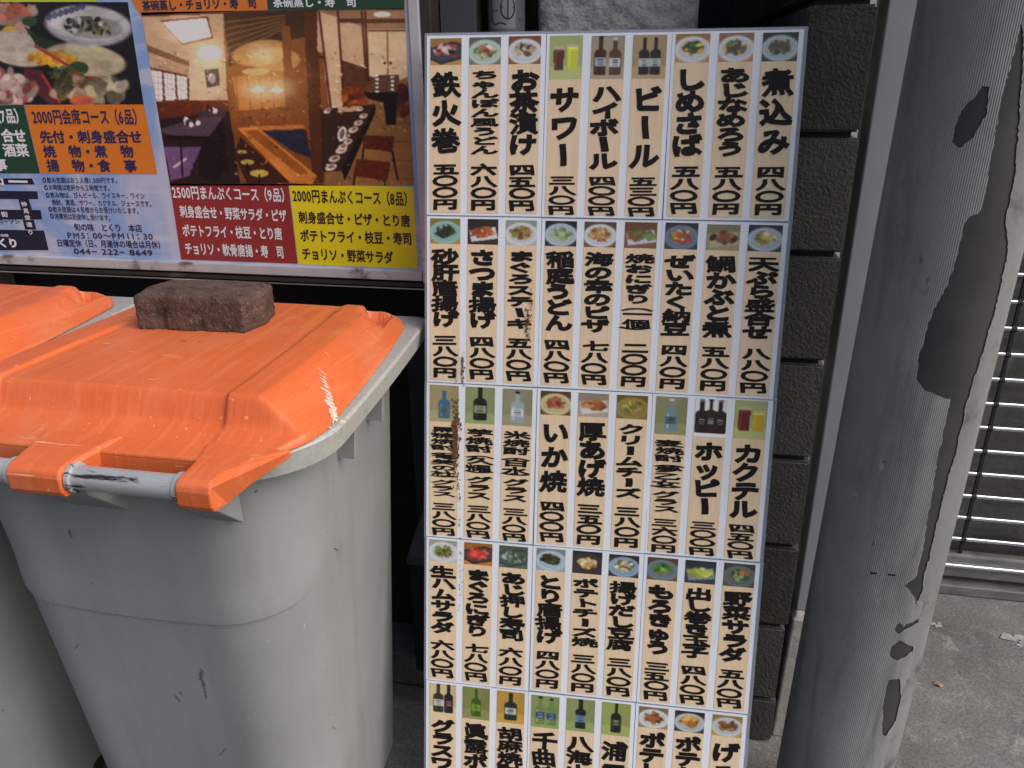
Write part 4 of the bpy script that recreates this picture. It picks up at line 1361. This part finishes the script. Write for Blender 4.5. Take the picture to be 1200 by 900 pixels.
    prism(bm, -.172, .172, [(-.655, 1.0030), (-.6885, 1.0030), (-.6896, .9990), (-.6900, .9700), (-.682, .9700), (-.655, .9950)])
    for xa, xb, sp in ((-.262, -.213, -.03), (-.038, .034, .012), (.183, .227, .03)):
        arm = [(-.655, 1.0100), (-.690, 1.0100), (-.715, 1.0095), (-.738, 1.0080), (-.7465, 1.0035), (-.7490, .9960), (-.7485, .9780), (-.7430, .9690), (-.720, .9670), (-.690, .9760), (-.655, 1.0000)]
        b0 = len(bm.verts)
        prism(bm, xa, xb, arm)
        bm.verts.ensure_lookup_table()
        for v in bm.verts[b0:]:
            f_ = sstep(v.co.y, -.705, -.655)      # the arms widen where they grow out of the lid
            if sp > .02 and v.co.x > xb - .001: v.co.x += .055 * f_
            elif sp < -.02 and v.co.x < xa + .001: v.co.x -= .055 * f_
            elif abs(sp) < .02: v.co.x += (.02 if v.co.x > xb - .001 else -.02) * f_
            if abs(sp) > .02 and ((sp > 0 and v.co.x < xa + .001) or (sp < 0 and v.co.x > xb - .001)): v.co.x -= sp * .4 * f_
    obj('hinge_arm', bm, MAT['orange'], lid, bevel=.0026)
    # bar
    bm = bmesh.new()
    tube(bm, [(-.255, -.7275, .9885), (.222, -.7275, .9885)], .0150, 28)
    obj('handle_bar', bm, MAT['bar'], t, smooth='auto')
    for xa in (-.211, -.046, .035, .175):
        bm = bmesh.new()
        tube(bm, [(xa, -.7275, .9885), (xa + .001, -.7275, .9885), (xa + .006, -.7275, .9885), (xa + .007, -.7275, .9885)], [.0155, .0185, .0185, .0155], 28)
        obj('collar', bm, MAT['bar'], t, smooth='auto')
    # wheels
    for sx in (-1, 1):
        bm = bmesh.new()
        tube(bm, [(sx * .14, -.46, .1), (sx * .142, -.46, .1), (sx * .185, -.46, .1), (sx * .187, -.46, .1)], [.092, .1, .1, .092], 40)
        wh = obj('wheel', bm, MAT['rubber'], t, smooth='auto')
        obj('hub', tube(bmesh.new(), [(sx * .186, -.46, .1), (sx * .192, -.46, .1)], .055, 28), MAT['bin'], wh, smooth='auto')
    obj('axle', tube(bmesh.new(), [(-.14, -.46, .1), (.14, -.46, .1)], .011, 12), MAT['rail'], t, smooth='auto')
    obj('foot', boxes((-.16, .16, -.30, -.24, .0, .079)), MAT['bin'], t, bevel=.006)
    return t
bin1 = build_bin('grey wheelie bin with an orange lid held down by a paving brick', BX)
bin2 = build_bin('orange lidded grey bin without a brick, mostly cut off on the left', BX - .612, first=bin1)
bin2.location.y = .035

# scuffs on the body, the white splash down the lid's side and over the rim
from mathutils.bvhtree import BVHTree
def tree(nm):
    q = next(c for c in bin1.children if c.name.startswith(nm))
    return BVHTree.FromPolygons([v.co + Vector((BX, 0, 0)) for v in q.data.vertices], [tuple(p.vertices) for p in q.data.polygons])
BV = {k: tree(k) for k in ('body', 'lid', 'rim')}
def cast(px, py, names):
    best = None
    for nm in names:
        h_, n_, i_, d_ = BV[nm].ray_cast(CAM, ray(px, py).normalized())
        if h_ is not None and (best is None or d_ < best[2]): best = (h_, n_ if n_.dot(CAM - h_) > 0 else -n_, d_)
    return best
def patch(name, lst, mat, seed, names, rag=.5, drop=.0, each=False):
    """ragged flecks lying on the bin: (photo x, photo y, half length, half width, angle)"""
    if each:
        for i, q in enumerate(lst): patch(name, [q], mat, seed + i, names, rag, drop * .3)
        return
    rng = random.Random(seed)
    V, F = [], []
    for px, py, L, W, ang in lst:
        r_ = cast(px, py, names)
        if r_ is None: continue
        h_, n_, _ = r_
        tx = Vector((0, 0, 1)).cross(n_).normalized(); tz = n_.cross(tx)
        d1 = tx * math.sin(rad(ang)) + tz * math.cos(rad(ang)); d2 = tx * math.cos(rad(ang)) - tz * math.sin(rad(ang))
        k = 22; b = len(V)
        for i in range(k):
            u = -1 + 2 * i / (k - 1)
            wd = W * max(1 - u * u, 0) ** .5
            cv = .10 * L * math.sin(u * 2 + px)
            for sgn in (-1, 0, 1): V.append(h_ - Vector((BX, 0, 0)) + n_ * .0006 + d1 * (u * L) + d2 * (cv * .3 + sgn * wd * rng.uniform(1 - rag, 1 + rag)))
        for i in range(k - 1):
            for q in (0, 1):
                if rng.random() >= drop: F.append((b + 3 * i + q, b + 3 * i + q + 1, b + 3 * i + q + 4, b + 3 * i + q + 3))
    return pymesh(name, V, F, mat, bin1)
MAT['scuff'] = surf('dark_scuff', (.085, .084, .08), (.15, .15, .145), .7, 160)
patch('scuff_mark', [(236, 793, .011, .0032, 10), (239, 803, .010, .0024, 2), (241, 814, .010, .0016, 8), (237, 786, .005, .0018, -30), (208, 818, .009, .0017, -28), (212, 812, .005, .0012, -20), (82, 624, .006, .0022, 5), (84, 629, .003, .0012, 40),
                     (137, 720, .0012, .0012, 0), (90, 757, .011, .0007, 40), (262, 880, .011, .0009, 35), (258, 884, .006, .0008, 60), (391, 853, .008, .0009, -30)], MAT['scuff'], 1, ('body',), .7, .18, True)
MAT['scratch'] = surf('pale_scratch', (.36, .365, .365), (.30, .305, .305), .6, 120)
patch('scratch_mark', [(216, 765, .018, .0006, -18), (150, 874, .030, .0005, 84), (375, 641, .003, .0015, 0), (388, 840, .010, .0010, -35), (395, 858, .006, .0007, 15), (226, 845, .002, .0010, 60)], MAT['scratch'], 2, ('body',), .7, .15, True)
spl = []
rng = random.Random(8)
for i in range(16):
    f = i / 15
    spl.append((375 + 17 * f + rng.gauss(0, 1.2), 434 + 56 * f, .006, (.0008 + .0045 * f) * rng.uniform(.7, 1.3), rng.uniform(-12, 12)))
for i in range(8):
    f = rng.random()
    spl.append((381 + 15 * f, 450 + 44 * f, .005, .0010, rng.uniform(-20, 20)))
for i in range(12): spl.append((397 + rng.gauss(0, 6), 489 + rng.gauss(0, 4), .0035, .0022, rng.uniform(0, 180)))
spl += [(389, 503, .010, .0009, 0), (402, 502, .012, .0008, 3)]
patch('splash_stain', spl, MAT['splat'], 3, ('lid', 'rim'), .6, .22)

# ---- the paving brick on the lid
def brick():
    bm = bmesh.new()
    P = []
    L, Wd = .098, .055
    def wav(u): return .0015 * math.cos(u * math.pi * 2.0) - .0048 * (math.exp(-((u + .52) / .07) ** 2) + math.exp(-((u - .18) / .08) ** 2) + math.exp(-((u - .80) / .06) ** 2))
    nn = 60
    for i in range(nn): u = -1 + 2 * i / nn; P.append((u * L, -Wd - wav(u)))
    for i in range(26): v = -1 + 2 * i / 26; P.append((L + .006 * math.cos(v * math.pi), v * Wd))
    for i in range(nn): u = 1 - 2 * i / nn; P.append((u * L, Wd + wav(u)))
    for i in range(26): v = 1 - 2 * i / 26; P.append((-L - .006 * math.cos(v * math.pi), v * Wd))
    # round the corners by averaging
    for _ in range(7):
        P = [((a[0] + 2 * b[0] + c[0]) / 4, (a[1] + 2 * b[1] + c[1]) / 4) for a, b, c in zip(P[-1:] + P[:-1], P, P[1:] + P[:1])]
    def ring(s, z): return [(x * s, y * s, z) for x, y in P]
    rings = [ring(.94, .0), ring(.985, .003)] + [ring(1., .006 + .0465 * i / 16) for i in range(17)] + [ring(.985, .0565), ring(.955, .0595)] + [ring(s, .0605 + .001 * (1 - s)) for s in (.92, .85, .75, .65, .55, .42, .3, .18, .08)]
    out = []
    for r_ in rings:
        q = []
        for p in r_:
            v = Vector(p)
            d = .0016 * mnoise.noise(v * 45) + .0016 * mnoise.noise(v * 150) + .0014 * mnoise.noise(v * 330)
            d -= .004 * max(mnoise.noise(v * 95) - .42, 0)
            nrm = Vector((v.x / L ** 2 * .003, v.y / Wd ** 2 * .003, 0))
            k_ = 1 if v.z < .056 else .3
            v2 = v + (nrm.normalized() * d * k_ if nrm.length > 1e-6 else Vector()) + Vector((0, 0, d * (.35 if v.z > .004 else 0)))
            q.append(tuple(v2))
        out.append(q)
    loft(bm, out, True, True)
    return bm
br = obj('paving_brick', brick(), MAT['brick'], smooth=True)
tag(br, 'weathered red brown paving brick with wavy sides lying on the orange lid', 'brick')
br.location = (-.748, -.300, lid_z(-.033, -.31) - .0035)
br.rotation_euler = (rad(-1.2), 0, rad(2))

# ---- small things on the ground
def splat(cx, cy, r, seed, n=9):
    rng = random.Random(seed)
    V, F = [], []
    for i in range(n):
        x_, y_ = cx + rng.gauss(0, r), cy + rng.gauss(0, r * .5)
        q = r * rng.uniform(.1, .5)
        b = len(V); k = 10
        V += [(x_ + q * rng.uniform(.5, 1.3) * math.cos(2 * math.pi * a / k) * 1.5, y_ + q * rng.uniform(.5, 1.3) * math.sin(2 * math.pi * a / k), .0015 + i * .00012) for a in range(k)]
        F.append(tuple(range(b, b + k)))
    return V, F
a = at(1095, 732, 2, 0)
o = pymesh('paint_mark', *splat(a.x, a.y, .011, 1, 16), MAT['splat_w'])
tag(o, 'small white splash on the concrete beside the pole', 'paint mark')
a = at(1192, 752, 2, 0)
o = pymesh('paint_mark', *splat(a.x, a.y, .020, 2, 22), MAT['splat_w'])
tag(o, 'wide pale splash on the concrete at the right edge', 'paint mark')
a = at(1100, 803, 2, 0)
V = [(a.x + .010 * math.cos(t) * (1 + .3 * math.cos(2 * t)), a.y + .008 * math.sin(t), .004 + .003 * math.cos(3 * t)) for t in [2 * math.pi * i / 14 for i in range(14)]]
V += [(a.x, a.y, .006)]
o = pymesh('dry_leaf', V, [(i, (i + 1) % 14, 14) for i in range(14)], MAT['leaf'], None, True)
tag(o, 'tiny tan dry leaf lying on the concrete right of the pole', 'leaf')

pymesh('sheet_edge', *SEAM, MAT['seam'], pole, True)
bpy.data.objects.remove(_fo)
